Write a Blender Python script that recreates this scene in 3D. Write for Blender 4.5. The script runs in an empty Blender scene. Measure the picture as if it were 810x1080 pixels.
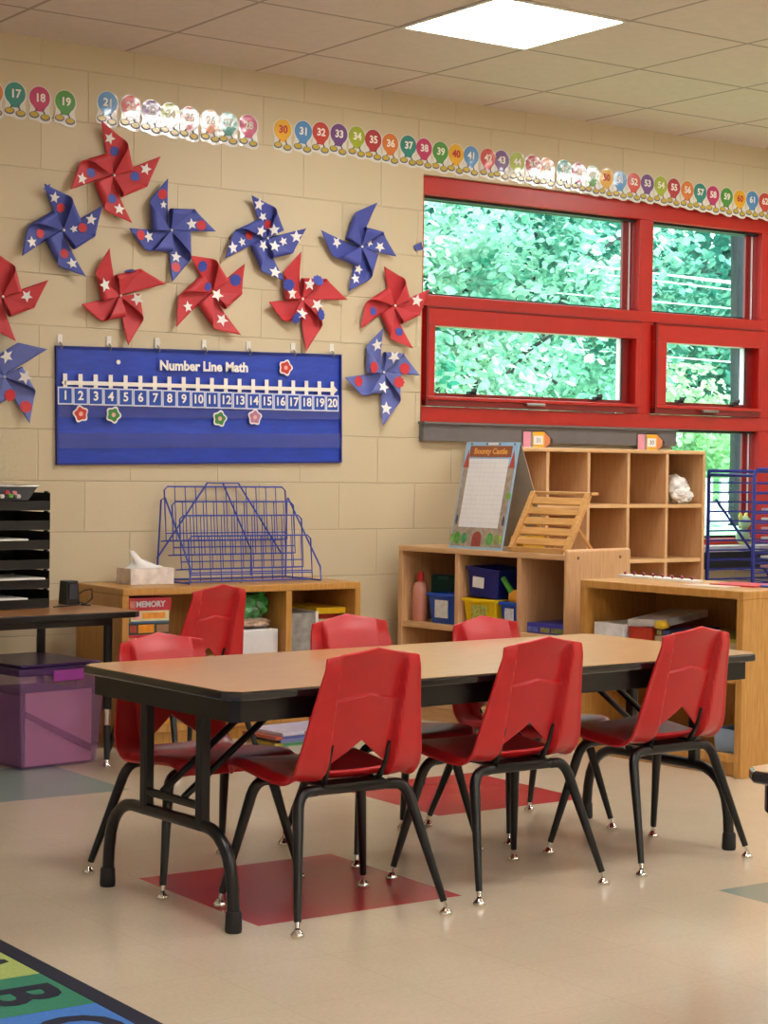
import bpy, bmesh, math, random
from mathutils import Vector, Matrix
C = bpy.context.scene.collection
RNG = random.Random(7)
PI = math.pi

# ------------------------------------------------------------------ camera model (from the block, ceiling and floor grids)
CAM = Vector((-3.18047, -6.88493, 1.10280))
CF = Vector((0.57543318, 0.81745366, -0.0254199)); CR = Vector((0.8178423, -0.57527455, 0.01389878)); CU = Vector((0.00326181, 0.02878728, 0.99958024))
FPX = 2004.376
def on_wall(u, v, y=0.0):          # where a sight line meets an upright plane parallel to the back wall (used to measure the room)
    d = CF + CR*((u-405)/FPX) + CU*((540-v)/FPX)
    return CAM + d*((y-CAM.y)/d.y)

# ------------------------------------------------------------------ materials
def lin(c):
    if isinstance(c, str):
        c = c.lstrip('#'); c = [int(c[i:i+2], 16)/255 for i in (0, 2, 4)]
    return [x/12.92 if x <= .04045 else ((x+.055)/1.055)**2.4 for x in c]
MATS = {}
def mat(name, col, rough=.5, metal=0., var=.06, scale=20., coat=0., bump=0., bscale=200., trans=0., emit=0., spec=.5, stretch=None, alpha=1., coat_rough=.08):
    if name in MATS: return MATS[name]
    m = bpy.data.materials.new(name); m.use_nodes = True
    nt = m.node_tree; N = nt.nodes; L = nt.links
    b = N['Principled BSDF']
    c = lin(col)
    tc = N.new('ShaderNodeTexCoord'); mp = N.new('ShaderNodeMapping'); L.new(tc.outputs['Object'], mp.inputs[0])
    if stretch: mp.inputs['Scale'].default_value = stretch
    nz = N.new('ShaderNodeTexNoise'); nz.inputs['Scale'].default_value = scale; nz.inputs['Detail'].default_value = 3
    L.new(mp.outputs[0], nz.inputs[0])
    cr = N.new('ShaderNodeValToRGB'); e = cr.color_ramp.elements
    e[0].position = .3; e[1].position = .7
    e[0].color = [max(0, x*(1-var)) for x in c]+[1]; e[1].color = [min(1, x*(1+var)) for x in c]+[1]
    L.new(nz.outputs[0], cr.inputs[0]); L.new(cr.outputs[0], b.inputs['Base Color'])
    b.inputs['Roughness'].default_value = rough; b.inputs['Metallic'].default_value = metal
    b.inputs['Specular IOR Level'].default_value = spec
    if coat: b.inputs['Coat Weight'].default_value = coat; b.inputs['Coat Roughness'].default_value = coat_rough
    if trans: b.inputs['Transmission Weight'].default_value = trans
    if alpha < 1: b.inputs['Alpha'].default_value = alpha
    if emit: L.new(cr.outputs[0], b.inputs['Emission Color']); b.inputs['Emission Strength'].default_value = emit
    if bump:
        n2 = N.new('ShaderNodeTexNoise'); n2.inputs['Scale'].default_value = bscale; L.new(tc.outputs['Object'], n2.inputs[0])
        bp = N.new('ShaderNodeBump'); bp.inputs['Strength'].default_value = bump; bp.inputs['Distance'].default_value = .004
        L.new(n2.outputs[0], bp.inputs['Height']); L.new(bp.outputs[0], b.inputs['Normal'])
        if coat: L.new(bp.outputs[0], b.inputs['Coat Normal'])
    MATS[name] = m; return m

def block_wall_mat():
    m = bpy.data.materials.new('painted_block'); m.use_nodes = True
    N = m.node_tree.nodes; L = m.node_tree.links; b = N['Principled BSDF']
    tc = N.new('ShaderNodeTexCoord'); sp = N.new('ShaderNodeSeparateXYZ'); L.new(tc.outputs['Object'], sp.inputs[0])
    ad = N.new('ShaderNodeMath'); ad.operation = 'ADD'; L.new(sp.outputs['X'], ad.inputs[0]); L.new(sp.outputs['Y'], ad.inputs[1])
    cb = N.new('ShaderNodeCombineXYZ'); L.new(ad.outputs[0], cb.inputs['X']); L.new(sp.outputs['Z'], cb.inputs['Y'])
    br = N.new('ShaderNodeTexBrick'); L.new(cb.outputs[0], br.inputs['Vector'])
    br.offset = .5; br.offset_frequency = 2; br.squash = 1
    br.inputs['Scale'].default_value = 1; br.inputs['Brick Width'].default_value = .4064; br.inputs['Row Height'].default_value = .2032
    br.inputs['Mortar Size'].default_value = .0035; br.inputs['Mortar Smooth'].default_value = .6; br.inputs['Bias'].default_value = 0
    br.inputs['Color1'].default_value = lin('#d3c4a4')+[1]; br.inputs['Color2'].default_value = lin('#cfc09f')+[1]; br.inputs['Mortar'].default_value = lin('#cabb9a')+[1]
    L.new(br.outputs['Color'], b.inputs['Base Color']); b.inputs['Roughness'].default_value = .55
    nz = N.new('ShaderNodeTexNoise'); nz.inputs['Scale'].default_value = 130; nz.inputs['Detail'].default_value = 4; L.new(tc.outputs['Object'], nz.inputs[0])
    sb = N.new('ShaderNodeMath'); sb.operation = 'MULTIPLY_ADD'; sb.inputs[1].default_value = -1.6; L.new(br.outputs['Fac'], sb.inputs[0])
    ml = N.new('ShaderNodeMath'); ml.operation = 'MULTIPLY'; ml.inputs[1].default_value = .25; L.new(nz.outputs[0], ml.inputs[0]); L.new(ml.outputs[0], sb.inputs[2])
    bp = N.new('ShaderNodeBump'); bp.inputs['Strength'].default_value = .6; bp.inputs['Distance'].default_value = .004
    L.new(sb.outputs[0], bp.inputs['Height']); L.new(bp.outputs[0], b.inputs['Normal'])
    return m

def grid_mat(name, col, line, x0, y0, pitch, half, rough, mottled=.05, mscale=6., bump=.0, noise2=90.):
    m = bpy.data.materials.new(name); m.use_nodes = True
    N = m.node_tree.nodes; L = m.node_tree.links; b = N['Principled BSDF']
    tc = N.new('ShaderNodeTexCoord'); sp = N.new('ShaderNodeSeparateXYZ'); L.new(tc.outputs['Object'], sp.inputs[0])
    def M(op, a, bb=None):
        n = N.new('ShaderNodeMath'); n.operation = op
        for i, v in enumerate((a, bb)):
            if v is None: continue
            if isinstance(v, (int, float)): n.inputs[i].default_value = v
            else: L.new(v, n.inputs[i])
        return n.outputs[0]
    ds = []
    for ax, o in (('X', x0), ('Y', y0)):
        t = M('ABSOLUTE', M('SUBTRACT', M('FRACT', M('ADD', M('DIVIDE', M('SUBTRACT', sp.outputs[ax], o), pitch), 100.5)), .5))
        ds.append(M('LESS_THAN', t, half/pitch))
    ln = M('MAXIMUM', ds[0], ds[1])
    n1 = N.new('ShaderNodeTexNoise'); n1.inputs['Scale'].default_value = mscale; n1.inputs['Detail'].default_value = 4; L.new(tc.outputs['Object'], n1.inputs[0])
    n2 = N.new('ShaderNodeTexNoise'); n2.inputs['Scale'].default_value = noise2; n2.inputs['Detail'].default_value = 3; L.new(tc.outputs['Object'], n2.inputs[0])
    s = M('ADD', M('MULTIPLY', n1.outputs[0], .5), M('MULTIPLY', n2.outputs[0], .5))
    cr = N.new('ShaderNodeValToRGB'); e = cr.color_ramp.elements; e[0].position = .35; e[1].position = .65
    c = lin(col); e[0].color = [x*(1-mottled) for x in c]+[1]; e[1].color = [min(1, x*(1+mottled)) for x in c]+[1]
    L.new(s, cr.inputs[0])
    mx = N.new('ShaderNodeMix'); mx.data_type = 'RGBA'; L.new(ln, mx.inputs[0]); L.new(cr.outputs[0], mx.inputs[6]); mx.inputs[7].default_value = lin(line)+[1]
    L.new(mx.outputs[2], b.inputs['Base Color']); b.inputs['Roughness'].default_value = rough
    if bump:
        bp = N.new('ShaderNodeBump'); bp.inputs['Strength'].default_value = bump; bp.inputs['Distance'].default_value = .003
        L.new(n2.outputs[0], bp.inputs['Height']); L.new(bp.outputs[0], b.inputs['Normal'])
    return m

def wood_mat(name, col, dark, axis='X', rough=.35, scale=7., coat=.15):
    if name in MATS: return MATS[name]
    m = bpy.data.materials.new(name); m.use_nodes = True
    N = m.node_tree.nodes; L = m.node_tree.links; b = N['Principled BSDF']
    tc = N.new('ShaderNodeTexCoord'); mp = N.new('ShaderNodeMapping'); L.new(tc.outputs['Object'], mp.inputs[0])
    mp.inputs['Scale'].default_value = {'X': (1.2, 14, 14), 'Y': (14, 1.2, 14), 'Z': (14, 14, 1.2)}[axis]
    nz = N.new('ShaderNodeTexNoise'); nz.inputs['Scale'].default_value = scale; nz.inputs['Detail'].default_value = 5; nz.inputs['Roughness'].default_value = .6
    L.new(mp.outputs[0], nz.inputs[0])
    cr = N.new('ShaderNodeValToRGB'); e = cr.color_ramp.elements; e[0].position = .32; e[1].position = .68
    e[0].color = lin(dark)+[1]; e[1].color = lin(col)+[1]
    L.new(nz.outputs[0], cr.inputs[0]); L.new(cr.outputs[0], b.inputs['Base Color'])
    b.inputs['Roughness'].default_value = rough; b.inputs['Coat Weight'].default_value = coat; b.inputs['Coat Roughness'].default_value = .2
    MATS[name] = m; return m

def glass_mat():
    m = bpy.data.materials.new('window_glass'); m.use_nodes = True
    nt = m.node_tree; N = nt.nodes; L = nt.links; N.remove(N['Principled BSDF'])
    tr = N.new('ShaderNodeBsdfTransparent'); tr.inputs[0].default_value = (.93, 1, .985, 1)
    gl = N.new('ShaderNodeBsdfGlossy'); gl.inputs['Roughness'].default_value = .02
    nz = N.new('ShaderNodeTexNoise'); nz.inputs['Scale'].default_value = 2
    mr = N.new('ShaderNodeMapRange'); mr.inputs['To Min'].default_value = .03; mr.inputs['To Max'].default_value = .05; L.new(nz.outputs[0], mr.inputs[0])
    mx = N.new('ShaderNodeMixShader'); L.new(mr.outputs[0], mx.inputs[0]); L.new(tr.outputs[0], mx.inputs[1]); L.new(gl.outputs[0], mx.inputs[2])
    L.new(mx.outputs[0], N['Material Output'].inputs['Surface'])
    return m

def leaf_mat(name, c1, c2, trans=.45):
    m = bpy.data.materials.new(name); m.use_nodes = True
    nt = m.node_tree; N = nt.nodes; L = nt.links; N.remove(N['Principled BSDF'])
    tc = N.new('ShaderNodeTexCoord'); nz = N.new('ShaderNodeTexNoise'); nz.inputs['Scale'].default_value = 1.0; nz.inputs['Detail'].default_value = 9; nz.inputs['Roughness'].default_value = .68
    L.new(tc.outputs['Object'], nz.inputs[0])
    cr = N.new('ShaderNodeValToRGB'); e = cr.color_ramp.elements; e[0].position = .42; e[1].position = .6  # ramp paints dark depths and pale highlights into the leaf colour
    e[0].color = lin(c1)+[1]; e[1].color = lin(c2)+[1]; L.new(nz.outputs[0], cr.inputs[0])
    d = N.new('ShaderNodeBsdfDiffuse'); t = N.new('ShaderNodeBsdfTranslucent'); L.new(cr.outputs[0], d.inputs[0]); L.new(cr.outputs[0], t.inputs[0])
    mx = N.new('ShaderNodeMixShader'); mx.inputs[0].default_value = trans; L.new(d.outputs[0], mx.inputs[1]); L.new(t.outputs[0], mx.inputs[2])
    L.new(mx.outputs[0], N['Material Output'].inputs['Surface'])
    return m

RED = mat('red_plastic', '#c01a22', .38, var=.05, coat=.12, coat_rough=.3)
BLACK = mat('black_enamel', '#0c0c0e', .32, var=.1)
RUBBER = mat('black_rubber', '#121213', .6)
CHROME = mat('chrome', '#d8d6d0', .15, metal=1.)
STEEL = mat('brushed_steel', '#9a9a98', .35, metal=1.)
WHITE = mat('white_paper', '#ecebe8', .6, var=.02)
FRAME_RED = mat('red_window_paint', '#b81d14', .35, var=.04, coat=.1, coat_rough=.3)
FRAME_SHADE = mat('shaded_red_window_paint', '#7c1414', .4, var=.05)  # same frame red, darkened to paint in the shade of its recesses
MAPLE = wood_mat('maple_veneer', '#dcb183', '#cb9b6b', 'Z', .4)
MAPLE_E = wood_mat('maple_edge', '#e3b987', '#d2a370', 'X', .4)
OAKY = wood_mat('honey_oak_veneer', '#cf9b52', '#b67f38', 'Z', .4)
TABLE_WOOD = wood_mat('oak_laminate', '#d2a468', '#c08f54', 'X', .28, 9., .3)
DESK_WOOD = wood_mat('brown_laminate', '#a97443', '#8d5c30', 'X', .35)
BEECH = wood_mat('beech_slats', '#dcab68', '#c8924e', 'X', .45)
BLUEWIRE = mat('blue_wire', '#3348b2', .4, var=.08)
NAVYWIRE = mat('navy_wire', '#1a2587', .4, var=.08)
DARKIN = mat('dark_interior', '#2a2019', .8)

# ------------------------------------------------------------------ mesh helpers
class MB:
    def __init__(s): s.bm = bmesh.new()
    def _f(s, vs, mi=0):
        try:
            f = s.bm.faces.new(vs); f.material_index = mi; return f
        except ValueError: return None
    def box(s, x0, x1, y0, y1, z0, z1, mi=0, M=None):
        P = [(x0,y0,z0),(x1,y0,z0),(x1,y1,z0),(x0,y1,z0),(x0,y0,z1),(x1,y0,z1),(x1,y1,z1),(x0,y1,z1)]
        V = [s.bm.verts.new((M @ Vector(p)) if M else p) for p in P]
        for q in ((3,2,1,0),(4,5,6,7),(0,1,5,4),(1,2,6,5),(2,3,7,6),(3,0,4,7)): s._f([V[i] for i in q], mi)
        return s
    def frustum(s, b, t, z0, z1, mi=0):      # b, t: (x0,x1,y0,y1) bottom and top
        V = [s.bm.verts.new(p) for p in [(b[0],b[2],z0),(b[1],b[2],z0),(b[1],b[3],z0),(b[0],b[3],z0),(t[0],t[2],z1),(t[1],t[2],z1),(t[1],t[3],z1),(t[0],t[3],z1)]]
        for q in ((3,2,1,0),(4,5,6,7),(0,1,5,4),(1,2,6,5),(2,3,7,6),(3,0,4,7)): s._f([V[i] for i in q], mi)
        return s
    def tub(s, b, t, z0, z1, th, mi=0):      # open tapered bin
        def ring(r, z): return [s.bm.verts.new(p) for p in [(r[0],r[2],z),(r[1],r[2],z),(r[1],r[3],z),(r[0],r[3],z)]]
        ins = lambda r: (r[0]+th, r[1]-th, r[2]+th, r[3]-th)
        rings = [ring(b, z0), ring(t, z1), ring(ins(t), z1), ring(ins(b), z0+th)]
        s._f(rings[0][::-1], mi)
        for A, B in zip(rings, rings[1:]):
            for i in range(4): s._f([A[i], A[(i+1)%4], B[(i+1)%4], B[i]], mi)
        s._f(rings[3], mi); return s
    def tube(s, pts, r, n=8, mi=0, closed=False):
        pts = [Vector(p) for p in pts]; k = len(pts)
        R = r if isinstance(r, (list, tuple)) else [r]*k
        rings = []; prev = None
        for i, p in enumerate(pts):
            a = pts[(i-1) % k] if (i > 0 or closed) else p; c = pts[(i+1) % k] if (i < k-1 or closed) else p
            t = (c-a); t = t.normalized() if t.length > 1e-9 else Vector((0,0,1))
            if prev is None:
                u = t.orthogonal().normalized()
            else:
                u = prev - t*prev.dot(t); u = u.normalized() if u.length > 1e-6 else t.orthogonal().normalized()
            prev = u; w = t.cross(u)
            rings.append([s.bm.verts.new(p+(u*math.cos(2*PI*j/n)+w*math.sin(2*PI*j/n))*R[i]) for j in range(n)])
        pr = list(zip(rings, rings[1:])) + ([(rings[-1], rings[0])] if closed else [])
        for A, B in pr:
            for j in range(n): s._f([A[j], A[(j+1)%n], B[(j+1)%n], B[j]], mi)
        if not closed: s._f(rings[0][::-1], mi); s._f(rings[-1], mi)
        return s
    def prism(s, poly, th, O, X, Y, mi=0, side=None):   # flat shape in plane (O; X, Y), thickness along X x Y
        O, X, Y = Vector(O), Vector(X), Vector(Y); n = X.cross(Y).normalized()*th
        A = [s.bm.verts.new(O+X*p[0]+Y*p[1]) for p in poly]; B = [s.bm.verts.new(O+X*p[0]+Y*p[1]+n) for p in poly]
        s._f(A[::-1], mi); s._f(B, mi)
        k = len(poly)
        for i in range(k): s._f([A[i], A[(i+1)%k], B[(i+1)%k], B[i]], mi if side is None else side)
        return s
    def lathe(s, prof, n=16, c=(0,0,0), mi=0, sx=1., sy=1.):
        rings = [[s.bm.verts.new((c[0]+r*sx*math.cos(2*PI*j/n), c[1]+r*sy*math.sin(2*PI*j/n), c[2]+z)) for j in range(n)] for r, z in prof]
        for A, B in zip(rings, rings[1:]):
            for j in range(n): s._f([A[j], A[(j+1)%n], B[(j+1)%n], B[j]], mi)
        s._f(rings[0][::-1], mi); s._f(rings[-1], mi); return s
    def blob(s, c, r, n=10, mi=0, jit=0., seed=0):
        q = random.Random(seed); ret = bmesh.ops.create_icosphere(s.bm, subdivisions=2, radius=1)
        for v in ret['verts']:
            d = v.co.copy(); k = 1+q.uniform(-jit, jit); v.co = Vector((c[0]+d.x*r[0]*k, c[1]+d.y*r[1]*k, c[2]+d.z*r[2]*k))
        for f in {f for v in ret['verts'] for f in v.link_faces}: f.material_index = mi
        return s
    def crumple(s, c, r, amp, seed, mi=0):
        from mathutils import noise
        ret = bmesh.ops.create_icosphere(s.bm, subdivisions=4, radius=1); o = Vector((seed*7.3, seed*3.1, seed*1.7))
        for v in ret['verts']:
            d = v.co.copy(); k = 1+amp*(noise.noise(d*1.6+o)+.6*noise.noise(d*4+o)+.35*abs(noise.noise(d*9+o)))
            v.co = Vector((c[0]+d.x*r[0]*k, c[1]+d.y*r[1]*k, max(c[2]+d.z*r[2]*k, 0)))
        for f in {f for v in ret['verts'] for f in v.link_faces}: f.material_index = mi
        return s
    def build(s, name, mats, parent=None, smooth=False, bevel=0., seg=2, sub=0, kind=None):
        me = bpy.data.meshes.new(name)
        bmesh.ops.recalc_face_normals(s.bm, faces=s.bm.faces[:])
        s.bm.to_mesh(me); s.bm.free()
        for m in (mats if isinstance(mats, (list, tuple)) else [mats]): me.materials.append(m)
        if smooth:
            me.polygons.foreach_set('use_smooth', [True]*len(me.polygons))
            try: me.set_sharp_from_angle(angle=math.radians(50))
            except Exception: pass
        o = bpy.data.objects.new(name, me); C.objects.link(o)
        if parent: o.parent = parent
        if bevel:
            b = o.modifiers.new('bevel', 'BEVEL'); b.width = bevel; b.segments = seg; b.limit_method = 'ANGLE'; b.angle_limit = math.radians(40)
        if sub:
            d = o.modifiers.new('sub', 'SUBSURF'); d.levels = sub; d.render_levels = sub
        if kind: o['kind'] = kind
        return o
def tag(o, label, cat, group=None, kind=None):
    o['label'] = label; o['category'] = cat
    if group: o['group'] = group
    if kind: o['kind'] = kind
    return o
def thing(name, label, cat, loc=(0,0,0), rz=0., group=None):
    o = bpy.data.objects.new(name, None); C.objects.link(o); o.empty_display_size = .05
    o.location = loc; o.rotation_euler = (0, 0, rz)
    return tag(o, label, cat, group)
def structure(o): o['kind'] = 'structure'; return o
def copy_tree(o, parent=None):
    c = o.copy(); C.objects.link(c)
    if parent: c.parent = parent
    for ch in list(o.children): copy_tree(ch, c)
    return c
def arc(cx, cy, r, a0, a1, n): return [(cx+r*math.cos(a0+(a1-a0)*i/n), cy+r*math.sin(a0+(a1-a0)*i/n)) for i in range(n+1)]
def ellipse(rx, ry, n=24, cx=0, cy=0): return [(cx+rx*math.cos(2*PI*i/n), cy+ry*math.sin(2*PI*i/n)) for i in range(n)]
def star(r, k=.42, n=5, a=PI/2): return [((r if i % 2 == 0 else r*k)*math.cos(a+PI*i/n), (r if i % 2 == 0 else r*k)*math.sin(a+PI*i/n)) for i in range(2*n)]
TXT = {}
def text(name, s, size, m, parent, loc, rot, bold=.0, align='CENTER', ext=.0003):
    k = (s, size, m.name, bold, align)
    if k not in TXT:
        cu = bpy.data.curves.new(name, 'FONT'); cu.body = s; cu.size = size; cu.align_x = align; cu.align_y = 'CENTER'; cu.extrude = ext; cu.offset = bold
        cu.resolution_u = 3; cu.materials.append(m); TXT[k] = cu
    o = bpy.data.objects.new(name, TXT[k]); C.objects.link(o); o.parent = parent; o.location = loc; o.rotation_euler = rot
    return o
UPRIGHT = (PI/2, 0, 0)

# ================================================================== ROOM SHELL
XL, XR, YB, H = -3.6, 5.3, -9.0, 2.743
WALL = block_wall_mat()
WX0, WX1, WZ0, WZ1, LX0, LZ0 = 1.857, 5.0, 1.295, 2.400, 3.40, .715
b = MB()
b.box(XL-.2, WX0, 0, .2, 0, H); b.box(WX0, WX1, 0, .2, WZ1, H); b.box(WX1, XR+.2, 0, .2, 0, H)
b.box(WX0, LX0, 0, .2, 0, WZ0); b.box(LX0, WX1, 0, .2, 0, LZ0)
structure(b.build('wall_back', WALL))
PAINT = mat('pale_wall_paint', '#e6dccb', .7, var=.02, scale=3)
structure(MB().box(XL-.2, XL, YB, 0, 0, H).build('wall_left', PAINT))
structure(MB().box(XR, XR+.2, YB, 0, 0, H).build('wall_right', PAINT))
structure(MB().box(XL-.2, XR+.2, YB-.2, YB, 0, H).build('wall_front', PAINT))
# floor of 12 inch tiles, coloured ones as faces of the same slab
T = .3048; TX, TY = -.829, -2.440
FL = grid_mat('vinyl_tile_beige', '#cbbba4', '#c2b199', TX, TY, T, .0011, .2, .06, 3., 0)
FRD = grid_mat('vinyl_tile_red', '#ad3236', '#a83034', TX, TY, T, .0006, .24, .012, 3., 0, 4.)
FGR = grid_mat('vinyl_tile_grey_green', '#8b9a92', '#84928a', TX, TY, T, .0008, .2, .05, 3., 0)
b = MB(); ni0, ni1, nj0, nj1 = -10, 21, -22, 9
vs = {}
def fv(i, j):
    if (i, j) not in vs: vs[(i, j)] = b.bm.verts.new((min(max(TX+i*T, XL), XR), min(max(TY+j*T, YB), 0), 0))
    return vs[(i, j)]
for i in range(ni0, ni1):
    for j in range(nj0, nj1):
        mi = 0
        for a in range(-3, 6):
            for k in range(-4, 4):
                for kk, off in ((1, 0), (2, 6)):
                    bi, bj = 4*a, 12*k+off+(3*a if a % 2 else 3*a-3*a % 12 if False else 3*a)
                    if bi <= i < bi+2 and bj-2 <= j < bj:
                        if a in (-1, 0, 1, 2): mi = kk
        b._f([fv(i, j), fv(i+1, j), fv(i+1, j+1), fv(i, j+1)], mi)
structure(b.build('floor', [FL, FRD, FGR]))
structure(MB().box(XL-.2, XR+.2, YB-.2, .2, -.12, -.001).build('trim_1', mat('concrete_slab', '#8a857c', .8)))
# ceiling
CE = grid_mat('acoustic_tile', '#ddd3c8', '#aca094', .366, -.4237, .6096, .008, .85, .05, 25., .3, 160.)
structure(MB().box(XL-.2, XR+.2, YB-.2, .2, H, H+.08).build('ceiling', CE))
structure(MB().box(XL, WX1+.3, -.012, 0, 0, .1).build('baseboard_back', mat('vinyl_base', '#3c3733', .5)))

# ceiling light panels
LITE = bpy.data.materials.new('light_diffuser'); LITE.use_nodes = True
nt = LITE.node_tree; nt.nodes.remove(nt.nodes['Principled BSDF'])
em = nt.nodes.new('ShaderNodeEmission'); em.inputs[1].default_value = 27.5
nz = nt.nodes.new('ShaderNodeTexNoise'); nz.inputs['Scale'].default_value = 300
cr = nt.nodes.new('ShaderNodeValToRGB'); cr.color_ramp.elements[0].color = (1, .965, .915, 1); cr.color_ramp.elements[1].color = (1, .98, .94, 1)
nt.links.new(nz.outputs[0], cr.inputs[0]); nt.links.new(cr.outputs[0], em.inputs[0]); nt.links.new(em.outputs[0], nt.nodes['Material Output'].inputs[0])
LTRIM = mat('light_trim', '#e8e4da', .5)
gx = lambda i: .366+.6096*i
gy = lambda j: -.4237-.6096*j
for n, (i, j) in enumerate([(1, 1), (5, 1), (-3, 5), (1, 5), (5, 5), (-3, 9), (1, 9), (5, 9), (-3, 13), (1, 13)]):
    x0, x1, y1, y0 = gx(i), gx(i+1), gy(j), gy(j+1)
    lab = ['bright square light panel set in the ceiling grid above the pinwheels and window', 'square ceiling light panel farthest right along the window wall', 'square ceiling light panel above the rug, by the left wall', 'square ceiling light panel above the near side of the red-chair table', 'square ceiling light panel at the middle of the right wall', 'square ceiling light panel above the camera, left', 'square ceiling light panel right of the camera, second row from the front wall', 'square ceiling light panel at the right wall, second row from the front wall', 'square ceiling light panel in the corner of the left and front walls', 'square ceiling light panel in the middle of the row at the front wall'][n]
    t = thing('ceiling_light', lab, 'ceiling light', ((x0+x1)/2, (y0+y1)/2, H), 0, 'square ceiling light panels')
    hx, hy = (x1-x0)/2, (y1-y0)/2
    b = MB()
    for q in ((-hx, hx, -hy, -hy+.018), (-hx, hx, hy-.018, hy), (-hx, -hx+.018, -hy+.018, hy-.018), (hx-.018, hx, -hy+.018, hy-.018)): b.box(*q, -.006, -.0005)
    b.build('frame', LTRIM, t)
    MB().box(-hx+.018, hx-.018, -hy+.018, hy-.018, -.004, -.0005).build('diffuser', LITE, t)

# ================================================================== WINDOW
GLASS = glass_mat()
w = bpy.data.objects.new('window_1', None); C.objects.link(w); w['kind'] = 'structure'
F0, F1 = .03, .13
b = MB()
b.box(WX0, WX1, F0, F1, 2.315, WZ1); b.box(WX0, WX0+.03, F0, F1, LZ0 if False else WZ0, 2.315)
b.box(WX0, WX1, F0, F1, 1.815, 1.868); b.box(WX0, WX1, F0, F1, WZ0, 1.365)
b.box(3.195, 3.285, F0, F1, 1.365, 1.815); b.box(3.195, 3.285, F0, F1, 1.868, 2.315)
b.box(4.045, 4.15, F0, F1, 1.365, 1.815); b.box(4.045, 4.15, F0, F1, 1.868, 2.315)
b.box(WX1-.05, WX1, F0, F1, 1.365, 1.815); b.box(WX1-.05, WX1, F0, F1, 1.868, 2.315)
b.box(LX0, LX0+.03, F0, F1, LZ0+.03, WZ0); b.box(4.045, 4.15, F0, F1, LZ0+.03, WZ0); b.box(WX1-.05, WX1, F0, F1, LZ0+.03, WZ0); b.box(LX0, WX1, F0, F1, LZ0, LZ0+.03)
b.build('window_frame', FRAME_RED, w, bevel=.004)
GLINT = mat('glass_edge_glint', '#dfe6ea', .3)  # pale strips paint in the bright reflection along the glass edge
for x0, x1, z0, z1 in ((WX0+.03, 3.195, 1.868, 2.315), (3.285, 4.045, 1.868, 2.315), (4.15, 4.95, 1.868, 2.315), (LX0+.03, 4.045, LZ0+.03, WZ0)):
    MB().box(x1-.062, x1-.026, .085, .10, z0, z1).build('shaded_reveal', FRAME_SHADE, w); MB().box(x1-.026, x1-.018, .08, .10, z0, z1).build('glass_edge_glint', GLINT, w)
    MB().box(x0, x1, .06, .10, z1-.012, z1).build('head_gasket', mat('black_gasket', '#20191a', .5), w)
# inner stops round the fixed panes
b = MB()
for x0, x1, z0, z1 in ((WX0+.03, 3.195, 1.868, 2.315), (3.285, 4.045, 1.868, 2.315), (4.15, 4.95, 1.868, 2.315), (LX0+.03, 4.045, LZ0+.03, WZ0), (4.15, 4.95, LZ0+.03, WZ0)):
    s = .014
    b.box(x0, x1, .10, .125, z0, z0+s); b.box(x0, x1, .10, .125, z1-s, z1); b.box(x0, x0+s, .10, .125, z0+s, z1-s); b.box(x1-s, x1, .10, .125, z0+s, z1-s)
b.build('glazing_bead', mat('black_gasket', '#20191a', .5), w)
for x0, x1, z0, z1 in ((WX0+.03, 3.195, 1.868, 2.315), (3.285, 4.045, 1.868, 2.315), (4.15, 4.95, 1.868, 2.315), (LX0+.03, 4.045, LZ0+.03, WZ0), (4.15, 4.95, LZ0+.03, WZ0)):
    MB().box(x0+.012, x1-.012, .108, .113, z0+.012, z1-.012).build('window_pane', GLASS, w)
for (x0, x1, z0, z1, gx0, gx1, gz0, gz1) in ((1.89, 3.19, 1.368, 1.812, 1.94, 3.10, 1.428, 1.728), (3.29, 4.04, 1.368, 1.812, 3.365, 3.95, 1.43, 1.72), (4.155, 4.945, 1.368, 1.812, 4.22, 4.87, 1.43, 1.72)):
    b = MB()
    b.box(x0, x1, .005, .085, gz1, z1-.004); b.box(x0, x1, .005, .085, z0+.027, z0+.043); b.box(x0, gx0, .005, .085, z0+.043, gz1); b.box(x1-.028, x1, .005, .085, z0+.043, gz1)
    sa = b.build('hopper_sash', FRAME_RED, w, bevel=.003)
    b = MB(); b.box(gx1, x1-.028, .052, .085, z0+.043, gz1); b.box(gx0, gx1, .052, .085, z0+.043, gz0); b.box(x0+.006, x1-.006, .014, .085, z0, z0+.027)
    b.box(x0-.004, x0+.008, -.002, .005, z0, z1); b.box(x0, x1, .0, .03, z1-.004, z1+.004)
    b.build('shaded_sash_groove', FRAME_SHADE, sa)  # recess shade and gap lines put in as darker red
    MB().box(gx1-.012, gx1-.004, .045, .07, gz0, gz1).build('glass_edge_glint', GLINT, sa); MB().box(gx1-.004, gx1+.004, .04, .07, gz0, gz1).build('gasket', MATS['black_gasket'], sa)  # the pale strip is a painted glass-edge reflection
    MB().box(gx0, gx1, .072, .077, gz0, gz1).build('window_pane', GLASS, sa)
    cx = (gx0+gx1)/2
    MB().box(cx-.055, cx+.055, -.014, .005, z0+.014, z0+.026).build('pull_handle', STEEL, sa, bevel=.002)
    for q in (.2, .86):
        xx = gx0+(gx1-gx0)*q
        MB().box(xx-.02, xx+.02, .02, .05, gz0-.004, gz0+.012).box(xx-.006, xx+.006, .0, .03, gz0+.006, gz0+.024).build('latch', RUBBER, sa, bevel=.002)
structure(MB().box(WX0-.006, LX0, -.035, -.001, 1.208, 1.284).box(WX0-.012, LX0, -.05, -.001, 1.284, 1.294).build('trim_2', mat('grey_ledge', '#6b6768', .5)))
structure(MB().box(LX0, WX1, -.10, -.001, .60, .685).build('trim_3', mat('black_sill', '#1b1d22', .4)))
structure(MB().box(LX0, WX1, -.10, .03, .686, .714).build('trim_4', mat('pale_sill', '#c9c6c8', .5)))

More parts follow.
